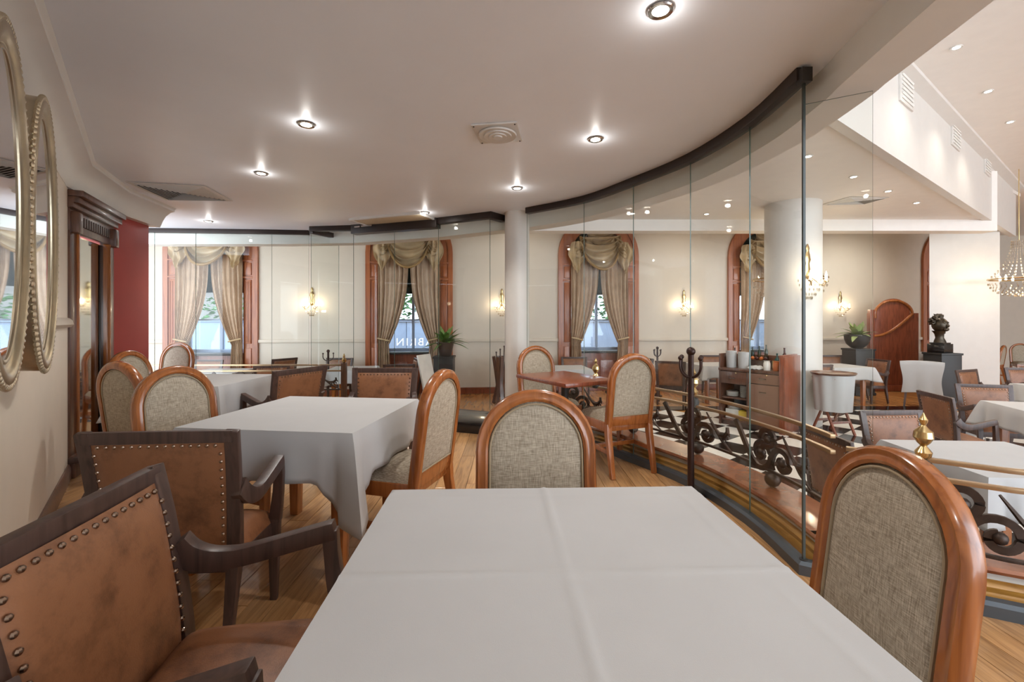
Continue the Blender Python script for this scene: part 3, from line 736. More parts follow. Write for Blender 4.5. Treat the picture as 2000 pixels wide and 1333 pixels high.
def cloth_mesh(w_, d_, zt, ov=.23, n=26, crease=.0, seed=0, rows=9, droop=None):
    rnd = random.Random(seed); m = MB(); hx, hy = w_/2+.006, d_/2+.006
    ph = [rnd.random()*6 for _ in range(8)]
    def top(i, j):
        u, v = i/n, j/n; x = -hx+2*hx*u; y = -hy+2*hy*v; z = zt
        for c, a_ in ((u, v), (v, u)):
            for q in (.5, .93): z += crease*math.exp(-((c-q)/.008)**2)*(.7+.3*math.sin(9*a_))*(1 if q == .5 else .6)
        z += .4*crease*(math.sin(5*u+ph[0])*math.sin(4*v+ph[1]))
        return (x, y, z)
    ids = {}
    vs = []; fs = []
    for j in range(n+1):
        for i in range(n+1): ids[i, j] = len(vs); vs.append(top(i, j))
    for j in range(n):
        for i in range(n): fs.append((ids[i, j], ids[i+1, j], ids[i+1, j+1], ids[i, j+1]))
    ring = [(i, 0) for i in range(n)]+[(n, j) for j in range(n)]+[(n-i, n) for i in range(n)]+[(0, n-j) for j in range(n)]
    prev = [ids[q] for q in ring]; N = len(ring)
    for r in range(1, rows+1):
        t = r/rows; cur = []
        for k, (i, j) in enumerate(ring):
            x, y, z = vs[ids[i, j]]
            side = k//n; pos = (k % n)/n; L = (2*hx if side % 2 == 0 else 2*hy); dc = min(pos, 1-pos)*L
            nx, ny = ((0, -1), (1, 0), (0, 1), (-1, 0))[side]
            if k % n == 0: nx2, ny2 = ((0, -1), (1, 0), (0, 1), (-1, 0))[side-1]; nx, ny = (nx+nx2)*.7, (ny+ny2)*.7
            tx, ty = -ny, nx
            ci = (side+(1 if pos > .5 else 0)) % 4; drop = ov*(1+(.95 if ci == droop else .2)*max(0, 1-dc/.17))
            o = .012*min(1, t*4)+.10*t*math.exp(-(dc/.03)**2)-.035*t*math.exp(-((dc-.085)/.035)**2)+.012*t*math.sin(dc*24+ph[side+2])*(1 if dc > .1 else .3)+.02*t
            sl = .02*t*math.exp(-((dc-.05)/.04)**2)
            vs.append((x+nx*o, y+ny*o, z-.002-drop*(t if r > 1 else t*.8))); cur.append(len(vs)-1)
        for k in range(N): fs.append((prev[k], cur[k], cur[(k+1) % N], prev[(k+1) % N]))
        prev = cur
    m.add(vs, fs); return m
def table(loc, rz, w_, d_, zt, label, clabel, crease=.0015, seed=0, group='white-clothed dining tables', ov=.23, inset=.12, droop=None):
    t = thing('dining_table', loc, R(rz), 'wooden table under the '+label, 'table', 'wooden tables beneath white cloths')
    MB().box((0, 0, zt-.02), (w_-.01, d_-.01, .03)).build('table_top', ORWOOD, t, bevel=.004)
    MB().box((0, 0, zt-.07), (w_-.14, d_-.14, .07)).build('apron', ORWOOD, t)
    for a_ in (-1, 1):
        for b_ in (-1, 1): MB().ribbon([(a_*(w_/2-inset), b_*(d_/2-inset), 0), (a_*(w_/2-inset), b_*(d_/2-inset), zt-.03)], [(.055, .055), (.075, .075)], ref=(1, 0, 0)).build('leg', ORWOOD, t, bevel=.005)
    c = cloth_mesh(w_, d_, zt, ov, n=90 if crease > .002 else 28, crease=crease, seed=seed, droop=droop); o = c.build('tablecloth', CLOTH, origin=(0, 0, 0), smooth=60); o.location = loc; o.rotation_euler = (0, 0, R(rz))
    tag(o, clabel, 'tablecloth', 'white tablecloths')
    sol = o.modifiers.new('thickness', 'SOLIDIFY'); sol.thickness = .0015; sol.offset = 1
    return t
# inner tables
table((.115, .92, 0), 2, .92, .92, .748, 'nearest white tablecloth in the foreground', 'large creased white tablecloth in the foreground centre', .0032, 1, inset=.17)
table((-1.136, 2.57, 0), -7, .9, .9, .748, 'middle white tablecloth with a drooping corner', 'white tablecloth with a long drooping corner, between two leather armchairs', .001, 2, droop=1)
table((-2.72, 3.95, 0), -2, .8, .8, .748, 'white tablecloth near the red pillar', 'white tablecloth in the far left corner near the red pillar', .001, 3)
wt = thing('bare_wood_table', (.49, 4.13, 0), R(30), 'small bare reddish wood table on a black pedestal between two arched chairs', 'table')
MB().box((0, 0, .735), (.58, .8, .035)).build('table_top', RDWOOD, wt, bevel=.008)
MB().lathe([(.035, .02), (.035, .70), (.12, .715), (.12, .72)], 18).build('pedestal', MATBLK, wt)
MB().lathe([(.15, 0), (.15, .012), (.13, .025), (.05, .04)], 28).build('base', CHROME, wt)

rproto = make_round_chair(); rused = [0]
def round_chair(px_back, th, label, z=0, group='arched linen dining chairs'):
    o = rproto if not rused[0] else copy_tree(rproto); rused[0] = 1; th = R(th)
    o.location = (px_back[0]+.285*-math.sin(th), px_back[1]+.285*math.cos(th), z); o.rotation_euler = (0, 0, th)
    return tag(o, label, 'chair', group)
round_chair((.089, 1.73), 181, 'arched orange wood chair with linen back facing the foreground tablecloth')
round_chair((.97, 1.09), 89, 'large arched linen-backed chair at the right of the foreground tablecloth').scale = (.95, .95, .95)
round_chair((-.36, 2.43), 73, 'arched chair seen edge-on right of the middle tablecloth')
round_chair((-1.99, 2.61), -112, 'arched linen chair left of the middle tablecloth, behind the armchair')
round_chair((-2.58, 2.9), -19, 'arched chair seen from behind nearest the display cabinet')
round_chair((-3.42, 3.95), -90, 'arched chair directly in front of the red pillar')
round_chair((-4.1, 5.5), 172, 'arched chair standing before the leftmost window curtain')
round_chair((1.0, 3.62), 21.5, 'arched chair seen from behind at the bare wood table')
round_chair((.235, 4.74), 209, 'arched chair in front of the slim round column')

aproto = make_armchair(True); aproto2 = make_armchair(False); aused = [0]
def armchair(px_back, th, label, z=0, group='brown leather armchairs', first=False):
    if first: o = aproto
    else: o = aproto2 if not aused[0] else copy_tree(aproto2); aused[0] = 1
    th = R(th); o.location = (px_back[0]+.325*-math.sin(th), px_back[1]+.325*math.cos(th), z); o.rotation_euler = (0, 0, th)
    return tag(o, label, 'armchair', group)
armchair((-.98, 1.0), -82, 'brown leather armchair with nail trim in the bottom left foreground', first=True)
armchair((-1.30, 1.555), 4.5, 'dark framed leather armchair seen from behind at the middle tablecloth').scale = (1, .72, 1)
armchair((-1.1, 3.96), 180, 'leather armchair at the far end of the middle tablecloth')
armchair((-1.74, 3.83), 67.6, 'leather armchair at the right side of the far left tablecloth').scale = (1, .72, 1)
# lower dining area: armchairs
for (px, Y, th, lab) in [
    (415, 9.02, 180, 'distant armchair below the leftmost window'),
    (530, 7.7, 25, 'distant armchair behind the left railing, right of the leftmost window'),
    (562, 9.2, 60, 'small distant armchair against the wall right of the leftmost window'),
    (667, 9.45, 180, 'distant armchair below the wall lamp left of the lettered window'),
    (779, 7.9, 10, 'distant armchair in front of the lettered window'),
    (822, 9.25, 110, 'distant side-turned armchair under the lettered window'),
    (1120, 9.72, 180, 'distant armchair under the window right of the slim round column'),
    (1272, 9.4, 100, 'distant armchair half hidden behind the arched chair at the bare table'),
    (1308, 8.5, -25, 'distant armchair seen from behind through the hook stand'),
    (1388, 10.2, 180, 'distant armchair left of the sideboard by the back wall'),
    (1603, 7.85, 0, 'distant armchair just right of the large white column'),
    (1614, 10.2, 180, 'distant armchair left of the bowl plant by the back wall'),
    (1724, 9.05, 92, 'side-turned armchair in front of the arched wooden booth panel')]:
    armchair((X(px, Y), Y), th, lab, ZO)
armchair((3.29, 3.97), 183, 'leather armchair at the back of the right-hand tablecloth', ZO)
armchair((4.42, 4.78), -104, 'leather armchair with sweeping arm right of the lower tablecloth', ZO)
armchair((5.8, 5.55), 165, 'leather armchair behind the far right tablecloth in the lower area', ZO)
armchair((7.22, 7.2), 200, 'leather armchair turned sideways in front of the white pier', ZO)
armchair((8.5, 7.5), 175, 'leather armchair at the right edge in the lower area', ZO)
armchair((2.1, 3.14), -93, 'dark armchair back just beyond the curved railing', ZO)
# lower tables
zt = .75
table((3.16, 2.9, ZO), -4, .85, .8, zt, 'lower tablecloth behind the right foreground chair', 'white tablecloth in the lower area behind the right foreground chair', .001, 5)
table((5.52, 4.44, ZO), -18, .85, .85, zt, 'lower tablecloth at the right edge', 'white tablecloth at the right edge beside the sweeping armchair', .001, 6)
table((7.45, 5.85, ZO), -10, .85, .85, zt, 'small far right tablecloth', 'small white tablecloth corner at the far right edge', .001, 7)
for px, Y, rz, lab in [(430, 7.9, 5, 'distant white tablecloth below the leftmost window'), (690, 8.35, 8, 'distant white tablecloth left of the lettered window'),
                       (1105, 8.5, 5, 'distant white tablecloth beyond the bare wood table'), (1392, 9.15, 5, 'distant white tablecloth left of the sideboard'), (1636, 8.85, 4, 'distant white tablecloth right of the large white column')]:
    table((X(px, Y), Y, ZO), rz, .8, .8, zt, lab, lab.replace('distant', 'small distant'), .0, int(px))
# far arched chairs behind the pier
for px, Y, th, lab in [(1962, 11.6, 30, 'distant arched chair right of the white pier'), (1992, 12.6, 150, 'distant arched chair at the far right edge')]:
    round_chair((X(px, Y), Y), th, lab, ZO)
# covered chairs
def covered_chair(px, Y, th, label):
    t = thing('covered_chair', (X(px, Y), Y, ZO), R(th), label, 'chair', 'chairs under white covers')
    for a_ in (-1, 1):
        for b_ in (-1, 1): MB().ribbon([(a_*.25, b_*.26-.02, 0), (a_*.21, b_*.2, .45)], [(.03, .03), (.04, .04)], ref=(1, 0, 0)).build('leg', DKWOOD, t)
    MB().box((0, 0, .42), (.46, .44, .08)).build('seat', LEATH, t, bevel=.02)
    MB().box((0, -.25, .64), (.46, .04, .44), M=Matrix.Rotation(R(8), 3, 'X')).build('backrest', LEATH, t, bevel=.01)
    m = MB()
    def f(u, v):
        x = (u-.5)*2; k = v*1.3-.65; sy = 1 if k > 0 else -1
        z = .89-max(0, abs(k)-.05)-.02*x*x; yy = -.25-.14*(z-.64)+sy*min(.06, abs(k)*1.1)+(.012*math.sin(u*14)*min(1, abs(k)*1.5))*sy
        return (x*(.29+.02*math.sin(z*9))*(1-.12*max(0, .6-z)), yy, z)
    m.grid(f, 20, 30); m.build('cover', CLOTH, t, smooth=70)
    return t
covered_chair(1800, 8.55, -42, 'chair under a white cloth cover in front of the black pedestal')
covered_chair(1807, 10.55, 120, 'white covered chair beside the wooden booth panel, behind another')
ty = thing('tray_stand', (X(1627, 6.5), 6.5, ZO), R(12), 'folding stand with oval tray and hanging white cloth beside the large white column', 'tray stand')
for s in (-1, 1):
    for q in (-1, 1): MB().ribbon([(s*.16, q*.2, 0), (s*.16, -q*.18, .82)], (.03, .022), ref=(1, 0, 0)).build('leg', RDWOOD, ty)
MB().bar((-.16, .12, .18), (.16, .12, .18), .02, .03).bar((-.16, -.12, .18), (.16, -.12, .18), .02, .03).build('stretcher', RDWOOD, ty)
m = MB().lathe([(.28, .86), (.3, .885), (.295, .89), (.27, .87), (.02, .868)], 28); m.v = [(x, y*.92, z) for x, y, z in m.v]; m.build('tray', BRWOOD, ty)
MB().grid(lambda u, v: ((.265+.012*math.sin(u*60))*math.cos(2*PI*u)*(1-.12*v), (.255+.012*math.sin(u*48))*math.sin(2*PI*u)*(1-.12*v), .86-.52*v), 60, 8, True).build('cloth', CLOTH, ty, smooth=70)

# ================================================================= DISPLAY CABINET, MIRRORS
ca, cb = Vector((-3.56, 3.56, 0)), Vector((-3.93, 4.37, 0)); cd = (cb-ca); cl = cd.length; cang = math.atan2(cd.y, cd.x)
cab = thing('display_cabinet', (ca+cb)/2, cang, 'tall dark carved wood cabinet with glass front left of the red pillar', 'cabinet')
# local x along the face, local -y towards the room
fy = -1
def cbx(name, x0, x1, z0, z1, y0, y1, mat, bev=.004, par=None): return MB().box(((x0+x1)/2, (y0+y1)/2, (z0+z1)/2), (x1-x0, abs(y1-y0), z1-z0)).build(name, mat, par or cab, bevel=bev)
h = cl/2
for s in (-1, 1):
    cbx('stile', min(s*h, s*(h-.12)), max(s*h, s*(h-.12)), .1, 2.0, -.02, .05, BRWOOD)
    cbx('stile_moulding', s*(h-.125)-.012, s*(h-.125)+.012, .18, 2.0, -.035, .02, ORWOOD, .006)
    cbx('corbel', s*(h-.06)-.045, s*(h-.06)+.045, 1.98, 2.16, -.07, .02, BRWOOD, .02)
cbx('frieze', -h, h, 2.0, 2.18, -.02, .06, BRWOOD)
for i in range(14): cbx('dentil', -h+.12+i*(cl-.24)/14, -h+.12+i*(cl-.24)/14+.03, 2.06, 2.14, -.035, -.01, DKWOOD, .003)
for i, (z, d) in enumerate(((2.18, .05), (2.22, .08), (2.27, .11))): cbx('cornice', -h-.02, h+.02, z, z+.05, -d, .06, BRWOOD, .008)
cbx('base', -h, h, 0, .18, -.05, .06, BRWOOD, .008); cbx('base_moulding', -h-.01, h+.01, .12, .17, -.08, .02, DKWOOD, .012)
MB().box((0, .04, 1.08), (cl-.22, .006, 1.82)).build('mirror_glass', plain('cabinet_mirror', (205, 205, 200), .04, 1, var=.02), cab, smooth=0)
bottle_st = MB()
wdir = (Vector(LWp[1])-Vector(LWp[0])).normalized(); wn_ = Vector((wdir.y, -wdir.x)); wang = math.atan2(wdir.y, wdir.x)
def mirror(Yc, label, zc, W, H):
    t_ = (Yc-LWp[0][1])/(LWp[1][1]-LWp[0][1]); p = Vector(LWp[0]).lerp(Vector(LWp[1]), t_)+wn_*.086
    t = thing('oval_mirror', (p.x, p.y, zc-H/2), wang, label, 'mirror', 'oval mirrors on the left wall')
    a_, b_ = W/2, H/2; n = 72
    def ring(name, sec, mat, par=t):
        sec = [(u*.78, y*.5 if y > 0 else -.085) for u, y in sec]; m = MB(); k = len(sec); vs = []
        for i in range(n):
            an = 2*PI*i/n; c, s = math.cos(an), math.sin(an); nx, nz = c/a_, s/b_; l = math.hypot(nx, nz); nx /= l; nz /= l
            for u, y in sec: vs.append((a_*c-nx*u, -y, H/2+b_*s-nz*u))
        fs = [(i*k+j, ((i+1) % n)*k+j, ((i+1) % n)*k+(j+1) % k, i*k+(j+1) % k) for i in range(n) for j in range(k)]
        return m.add(vs, fs).build(name, mat, par, smooth=50)
    fr = ring('frame', [(.012, -.04), (.003, .05), (.018, .078), (.045, .084), (.075, .066), (.09, .05), (.1, .054), (.112, .044), (.118, .012), (.1, -.04)], SILVER)
    ring('inner_lip', [(.108, .05), (.116, .056), (.126, .05), (.126, .018), (.11, .018)], SILVER)
    m = MB()
    for i in range(110):
        an = 2*PI*i/110; m.ball((a_*math.cos(an)*.995, -.03, H/2+b_*math.sin(an)*.997), .012, 6, (1, 1, 1.15))
    tag(m.build('beading', SILVER, fr), kind='stuff')
    m = MB(); g = [((a_-.09)*math.cos(2*PI*i/n), -.022, H/2+(b_-.09)*math.sin(2*PI*i/n)) for i in range(n)]
    m.prism(g, (0, .008, 0)).build('mirror_glass', MIRROR, t, smooth=0)
mirror(2.04, 'oval silver-gilt mirror on the left wall nearest the cabinet', 1.675, .69, 1.29)
mirror(1.47, 'oval silver-gilt mirror cut by the left edge of the photo', 1.67, .69, 1.27)

# ================================================================= CEILING FITTINGS
def plamp(parent, loc, e, r_=.04, col=(1, .82, .6)):
    L = bpy.data.lights.new('bulb_light', 'POINT'); L.energy = e; L.shadow_soft_size = r_; L.color = col
    o = bpy.data.objects.new('bulb_light', L); COL.objects.link(o); o.parent = parent; o.location = loc
def downlight(px, py, z, label, power, on=True, group='recessed ceiling downlights', warm=(1, .97, .92)):
    x, y = at(px, py, z)
    t = thing('downlight', (x, y, z-.012), 0, label, 'downlight', group)
    MB().lathe([(.034, .004), (.05, 0), (.054, .006), (.05, .0115), (.034, .0115)], 20).build('trim_ring', CHROME if z < 2.7 else WHITE, t)
    MB().lathe([(.036, .004), (.036, .008)], 16).build('lamp_face', SPOTG if on else CHROME, t)
    if on:
        L = bpy.data.lights.new('downlight_lamp', 'SPOT'); L.energy = power; L.spot_size = R(125); L.spot_blend = .8; L.shadow_soft_size = .04; L.color = warm
        o = bpy.data.objects.new('downlight_lamp', L); COL.objects.link(o); o.parent = t; o.location = (0, 0, -.02)
        if z < 2.7: plamp(t, (0, 0, -.05), power*.013, .02, warm)          # light spilling sideways from the lamp glass
    return t
for px, py, lab in [(1290, 18, 'ceiling downlight nearest the camera at top right of the near ceiling'), (598, 242, 'bright ceiling downlight left of the square air diffuser'),
                    (1163, 271, 'ceiling downlight right of the square air diffuser'), (510, 338, 'ceiling downlight right of the slatted left vent'),
                    (1010, 367, 'ceiling downlight just in front of the slim round column'), (407, 432, 'ceiling downlight behind the slatted vent by the far glass'), (830, 415, 'ceiling downlight beside the flush panel over the doorway')]:
    downlight(px, py, ZC, lab, SPOT_IN)
for dx, dy, lab in [(.7, -.55, 'added unseen downlight in the near ceiling just behind the viewpoint'), (2.0, -2.6, 'added unseen downlight in the near ceiling farthest behind the viewpoint')]:  # unseen lamps behind the camera, added to brighten the left wall and table
    t = downlight(1000, 500, ZC, lab, SPOT_IN); t.location = (dx, dy, ZC-.012)
downlight(208, 347, ZC, 'unlit ceiling downlight by the left cornice', 0, False)
for px, py, lab in [(1605, 243, 'downlight nearest the ring beam in the lower area ceiling'), (1578, 305, 'starry downlight left of the glass seam in the lower ceiling'), (1667, 345, 'downlight in front of the slatted vent in the lower ceiling'),
                    (1735, 373, 'downlight right of the slatted vent in the lower ceiling'), (1790, 396, 'downlight nearest the white pier in the lower ceiling'), (1380, 418, 'downlight left of the large white column in the lower ceiling'), (1235, 417, 'downlight above the window right of the slim round column')]:
    downlight(px, py, ZLOW, lab, SPOT_OUT, warm=(1, .92, .8))
for px, py, lab in [(1868, 92, 'brightest downlight in the high ceiling at top right'), (1930, 178, 'starry downlight second along the high ceiling'), (1973, 238, 'small downlight third along the high ceiling')]:
    downlight(px, py, ZHIGH, lab, SPOT_OUT*.5, warm=(1, .92, .8))
for i, bx in enumerate((-6.8, -4.3, 0.2, 4.0, 8.2)):  # unseen bay lamps hidden by the back beam, added to light the wall
    t = thing('downlight', (bx, 9.05+.1*bx*.6, 4.018), 0, ['%s added unseen downlight in the window bay ceiling' % q for q in ('leftmost', 'second', 'middle', 'fourth', 'rightmost')][i], 'downlight', 'added window bay downlights')
    MB().lathe([(.034, .004), (.05, 0), (.054, .006), (.05, .0115), (.034, .0115)], 20).build('trim_ring', WHITE, t); MB().lathe([(.036, .004), (.036, .008)], 16).build('lamp_face', SPOTG, t)
    L = bpy.data.lights.new('downlight_lamp', 'SPOT'); L.energy = SPOT_OUT*(.25, .25, .9, 1.4, 3.5)[i]; L.spot_size = R(140); L.spot_blend = .9; L.shadow_soft_size = .05; L.color = (1, .93, .83)
    o = bpy.data.objects.new('downlight_lamp', L); COL.objects.link(o); o.parent = t; o.location = (0, 0, -.02)
# square diffuser with round rings
x, y = at(972, 258, ZC)
t = thing('air_diffuser', (x, y, ZC-.03), R(-8), 'square white ceiling diffuser with concentric rings', 'air vent')
MB().box((0, 0, .022), (.30, .30, .012)).build('plate', WHITE, t, bevel=.003)
for i, r_ in enumerate((.125, .092, .06)): MB().lathe([(r_-.022, .004-.004*i), (r_, -.004*i), (r_+.004, .01), (r_-.016, .018)], 32).build('ring', WHITE, t)
MB().lathe([(.001, -.012), (.03, -.012), (.034, 0), (.03, .01)], 20).build('hub', WHITE, t)
for a_ in (-1, 1):
    for b_ in (-1, 1): MB().lathe([(.005, .012), (.005, .016)], 8, (a_*.135, b_*.135, 0)).build('screw', MATBLK, t)
def slat_vent(quad, z, label, n=9, dark=True):
    """four-way slatted ceiling diffuser from the pixel corners of its outline"""
    c = [Vector((*at(px, py, z), 0)) for px, py in quad]; ctr = sum(c, Vector())/4
    t = thing('slatted_vent', (ctr.x, ctr.y, z-.012), 0, label, 'air vent')
    q = [v-ctr for v in c]
    def fr(k0, k1, zt_, zb_, name, mat):
        m = MB(); o = [v*k0 for v in q]; i_ = [v*k1 for v in q]
        vs = [(v.x, v.y, zt_) for v in o]+[(v.x, v.y, zb_) for v in i_]+[(v.x, v.y, zt_+.004) for v in o]+[(v.x, v.y, zb_+.004) for v in i_]
        fs = []
        for e in range(4):
            f = (e+1) % 4; fs += [(e, f, 4+f, 4+e), (8+e, 12+e, 12+f, 8+f), (e, 8+e, 8+f, f), (4+e, 4+f, 12+f, 12+e)]
        return m.add(vs, fs).build(name, mat, t, smooth=0)
    MB().prism([(v.x*.97, v.y*.97, .009) for v in q], (0, 0, .002)).build('throat', MATBLK, t, smooth=0)
    fr(1.0, .9, .004, .0, 'frame', WHITE)
    for i in range(n):
        k = .87*(1-i/n)+.04; fr(k, k-.05, .010, -.006, 'slat', WHITE)
slat_vent([(245, 354), (400, 362), (455, 392), (325, 390)], ZC, 'large slatted air vent in the near ceiling at left')
slat_vent([(1603, 400), (1660, 384), (1738, 385), (1690, 398)], ZLOW, 'slatted air vent in the lower area ceiling at right')
x0_, y0_ = at(770, 428, ZC)
t = thing('ceiling_hatch', (x0_, y0_, ZC-.03), R(-20), 'flush beige panel in the ceiling over the doorway', 'ceiling panel')
MB().box((0, 0, .02), (.98, .42, .02)).build('panel', plain('hatch_beige', (206, 190, 160), .5), t, bevel=.003)
m = MB()
for s in (-1, 1): m.box((0, s*.215, .015), (1.02, .025, .03)).box((s*.5, 0, .015), (.025, .43, .03))
m.build('frame', WHITE, t, bevel=.002)
# bulkhead grilles
bd = (Vector(BH[1])-Vector(BH[0])).normalized(); bang = math.atan2(bd.y, bd.x)
for px, y0, y1, lab in [(1768, 148, 208, 'nearest wall grille on the high white bulkhead'), (1865, 247, 290, 'middle wall grille on the high white bulkhead'), (1927, 306, 342, 'farthest wall grille on the high white bulkhead')]:
    r_ = (px-HX)/F; a0 = Vector(BH[0]); s = (r_*a0.y-a0.x)/(bd.x-r_*bd.y); p = a0+bd*s
    zc = CZ+(HY-(y0+y1)/2)*p.y/F; hh = (y1-y0)*p.y/F
    t = thing('wall_grille', (p.x, p.y, zc-hh/2), bang, lab, 'air vent', 'bulkhead wall grilles')
    MB().box((0, -.01, hh/2), (.5, .02, hh)).build('frame', WHITE, t, bevel=.003)
    for i in range(6): MB().box((0, -.024, hh*(.14+.145*i)), (.42, .02, hh*.05), M=Matrix.Rotation(R(30), 3, 'X')).build('louvre', BEAM, t)

# ================================================================= SCONCES AND CHANDELIERS
def drops(m, pts, r=.012, L=.035):
    for p in pts:
        m.add([(p[0]+r*math.cos(k*PI/2), p[1]+r*math.sin(k*PI/2), p[2]-L*.4) for k in range(4)]+[(p[0], p[1], p[2]), (p[0], p[1], p[2]-L)], [(k, (k+1) % 4, 4) for k in range(4)]+[((k+1) % 4, k, 5) for k in range(4)])
    return m
def sconce(x, y, z, rz, label, sc=1.0):
    t = thing('crystal_sconce', (x, y, z), rz, label, 'wall lamp', 'crystal wall sconces')
    m = MB().lathe([(.005, -.02), (.03, 0), (.045, .08), (.03, .16), (.05, .2), (.035, .26), (.02, .3), (.03, .33), (.004, .38)], 10); m.v = [(a_*sc, b_*.35*sc-.015, c*sc) for a_, b_, c in m.v]; m.build('crest', BRASS, t)
    for s in (-1, 1):
        MB().tube([(s*a_*sc, -b_*sc, c*sc) for a_, b_, c in ((0, .02, .02), (.05, .09, -.06), (.1, .12, -.1), (.13, .13, -.06))], .007, 6).lathe([(.004, -.06*sc), (.03, -.055*sc), (.032, -.04*sc), (.012, -.045*sc)], 10, (s*.13*sc, -.13*sc, 0)).build('arm', BRASS, t)
        MB().lathe([(.008, -.04*sc), (.014, -.01*sc), (.016, .015*sc), (.009, .04*sc), (.001, .065*sc)], 8, (s*.13*sc, -.13*sc, 0)).build('bulb', BULB, t)
        plamp(t, (s*.13*sc, -.15*sc, .01), SCONCE_W)
    pts = []
    for ring, (r_, zz) in enumerate(((.17, -.02), (.15, -.07), (.12, -.12), (.08, -.17), (.04, -.21))):
        for k in range(9):
            a_ = PI*(k/8); pts.append((r_*math.cos(a_)*sc, (-.02-r_*math.sin(a_)*.8)*sc, zz*sc))
    for k in range(7): pts.append((-.06+.02*k, -.06, .12-.02*abs(k-3)))
    tag(drops(MB(), pts, .011*sc, .045*sc).build('crystal_drops', CRYST, t, smooth=0), kind='stuff')
for px, lab in [(610, 'crystal wall sconce between the two left windows'), (980, 'crystal wall sconce left of the slim round column'), (1335, 'crystal wall sconce above the hook stand'), (1640, 'crystal wall sconce above the bowl plant')]:
    xx = wallx(px); sconce(xx, wall_y(xx)-.01, 1.62, math.atan(.1), lab)
sconce(X(1574, 6.82), 6.80, 1.93, R(22), 'large glowing crystal sconce on the large white column', 1.35)
def chandelier(x, y, ztop, zr, r_, label, tiers=7, n=34):
    t = thing('crystal_chandelier', (x, y, zr-.3), 0, label, 'chandelier', 'crystal chandeliers'); o = .3
    MB().tube([(0, 0, o+.75), (0, 0, ztop-zr+o)], .008, 6).build('chain', BRASS, t)
    MB().tube([(r_*math.cos(2*PI*k/40), r_*math.sin(2*PI*k/40), o) for k in range(40)], .014, 6, True).build('ring', BRASS, t)
    pts = []
    for q in range(1, tiers+1):
        k = q/tiers; rr = r_*math.cos(k*PI/2*.92); zz = o-.32*r_/.45*math.sin(k*PI/2)
        for j in range(max(6, int(n*rr/r_))): a_ = 2*PI*j/max(6, int(n*rr/r_)); pts.append((rr*math.cos(a_), rr*math.sin(a_), zz))
    tag(drops(MB(), pts, .016, .055).build('crystal_basket', CRYST, t, smooth=0), kind='stuff')
    pts = []
    for j in range(22):
        for q in range(14):
            k = q/13; rr = .1+(r_-.1)*k**2.2; a_ = 2*PI*j/22; pts.append((rr*math.cos(a_), rr*math.sin(a_), o+.75-.72*k))
    tag(drops(MB(), pts, .013, .05).build('crystal_strands', CRYST, t, smooth=0), kind='stuff')
    for k in range(6):
        a_ = 2*PI*k/6; MB().lathe([(.012, 0), (.018, .03), (.015, .06), (.001, .1)], 8, (r_*.6*math.cos(a_), r_*.6*math.sin(a_), o-.02)).build('bulb', BULB, t)
    plamp(t, (0, 0, o+.05), CHAND_W, .15)
chandelier(X(1990, 8.6), 8.6, ZHIGH, 2.08, .42, 'crystal chandelier at the far right edge')
chandelier(X(1541, 8.0), 8.0, ZLOW, 2.02, .58, 'crystal chandelier half hidden behind the large white column', 6, 30)

# ================================================================= SIDEBOARD
sb0, sb1 = Vector((X(1404, 7.1), 7.1, ZO)), Vector((X(1523, 6.42), 6.42, ZO)); sd = sb1-sb0; sl_ = sd.length
sb = thing('sideboard', (sb0+sb1)/2, math.atan2(sd.y, sd.x), 'brown waiter sideboard with drawers and open shelves beside the large white column', 'sideboard')
h = sl_/2; sbx = lambda nm, x0, x1, y0, y1, z0, z1, mat, bev=.004, par=None: MB().box(((x0+x1)/2, (y0+y1)/2, (z0+z1)/2), (x1-x0, y1-y0, z1-z0)).build(nm, mat, par or sb, bevel=bev)
sbx('worktop', -h, h, -.02, .5, .86, .9, BRWOOD); sbx('side_panel', -h, -h+.03, 0, .5, 0, 1.12, BRWOOD); sbx('side_panel', h, h+.05, -.03, .55, 0, 1.14, RDWOOD)
sbx('divider', -.02, .01, 0, .5, .06, .86, BRWOOD); sbx('back_panel', -h, h, .48, .5, 0, 1.1, BRWOOD); sbx('toe_kick', -h, h, .03, .06, 0, .07, DKWOOD)
sbx('shelf', -h+.03, -.02, .02, .48, .42, .445, BRWOOD); sbx('shelf', -h+.03, -.02, .02, .48, .07, .1, BRWOOD); sbx('end_wing', h+.05, h+.075, -.03, .6, 0, 1.12, RDWOOD)
d1 = sbx('drawer', -h+.03, -.02, -.012, .3, .66, .85, BRWOOD); d2 = sbx('drawer', .01, h, -.012, .3, .70, .85, DRAWERF); d3 = sbx('cupboard_door', .01, h, -.012, .02, .08, .69, DRAWERF)
for par, cx, z in ((d1, -h/2, .75), (d2, h/2, .78), (d3, h/2, .58)): MB().bar((cx-.05, -.03, z), (cx+.05, -.03, z), .012, .012).build('handle', CHROME, par)
for par, cx, z in ((d1, -h/2+.05, .83), (d2, h/2+.05, .83)): MB().ball((cx, -.016, z), .012, 8).build('lock', BRASS, par)
sang = sb.rotation_euler[2]; SM = Matrix.Rotation(sang, 3, 'Z')
def onsb(x, y, z): return sb.location+SM @ Vector((x, y, z))
def item(name, m, mat, p, label, cat, group=None, rz=None):
    o = m.build(name, mat, origin=(0, 0, 0)); o.location = onsb(*p); o.rotation_euler = (0, 0, sang if rz is None else rz); return tag(o, label, cat, group)
ZW = .902
def towels(H): return MB().grid(lambda u, v: (.07*math.cos(2*PI*u)*(1+.1*v)+.006*math.sin(u*37.7), .065*math.sin(2*PI*u)*(1+.05*v), H*v), 28, 6, True).add([(-.075, 0, H), (0, -.067, H+.002), (.075, 0, H), (0, .067, H+.002)], [(0, 1, 2, 3)])
item('towel_stack', towels(.26), CLOTH, (-.315, .15, ZW), 'left upright bundle of white napkins on the sideboard', 'napkins')
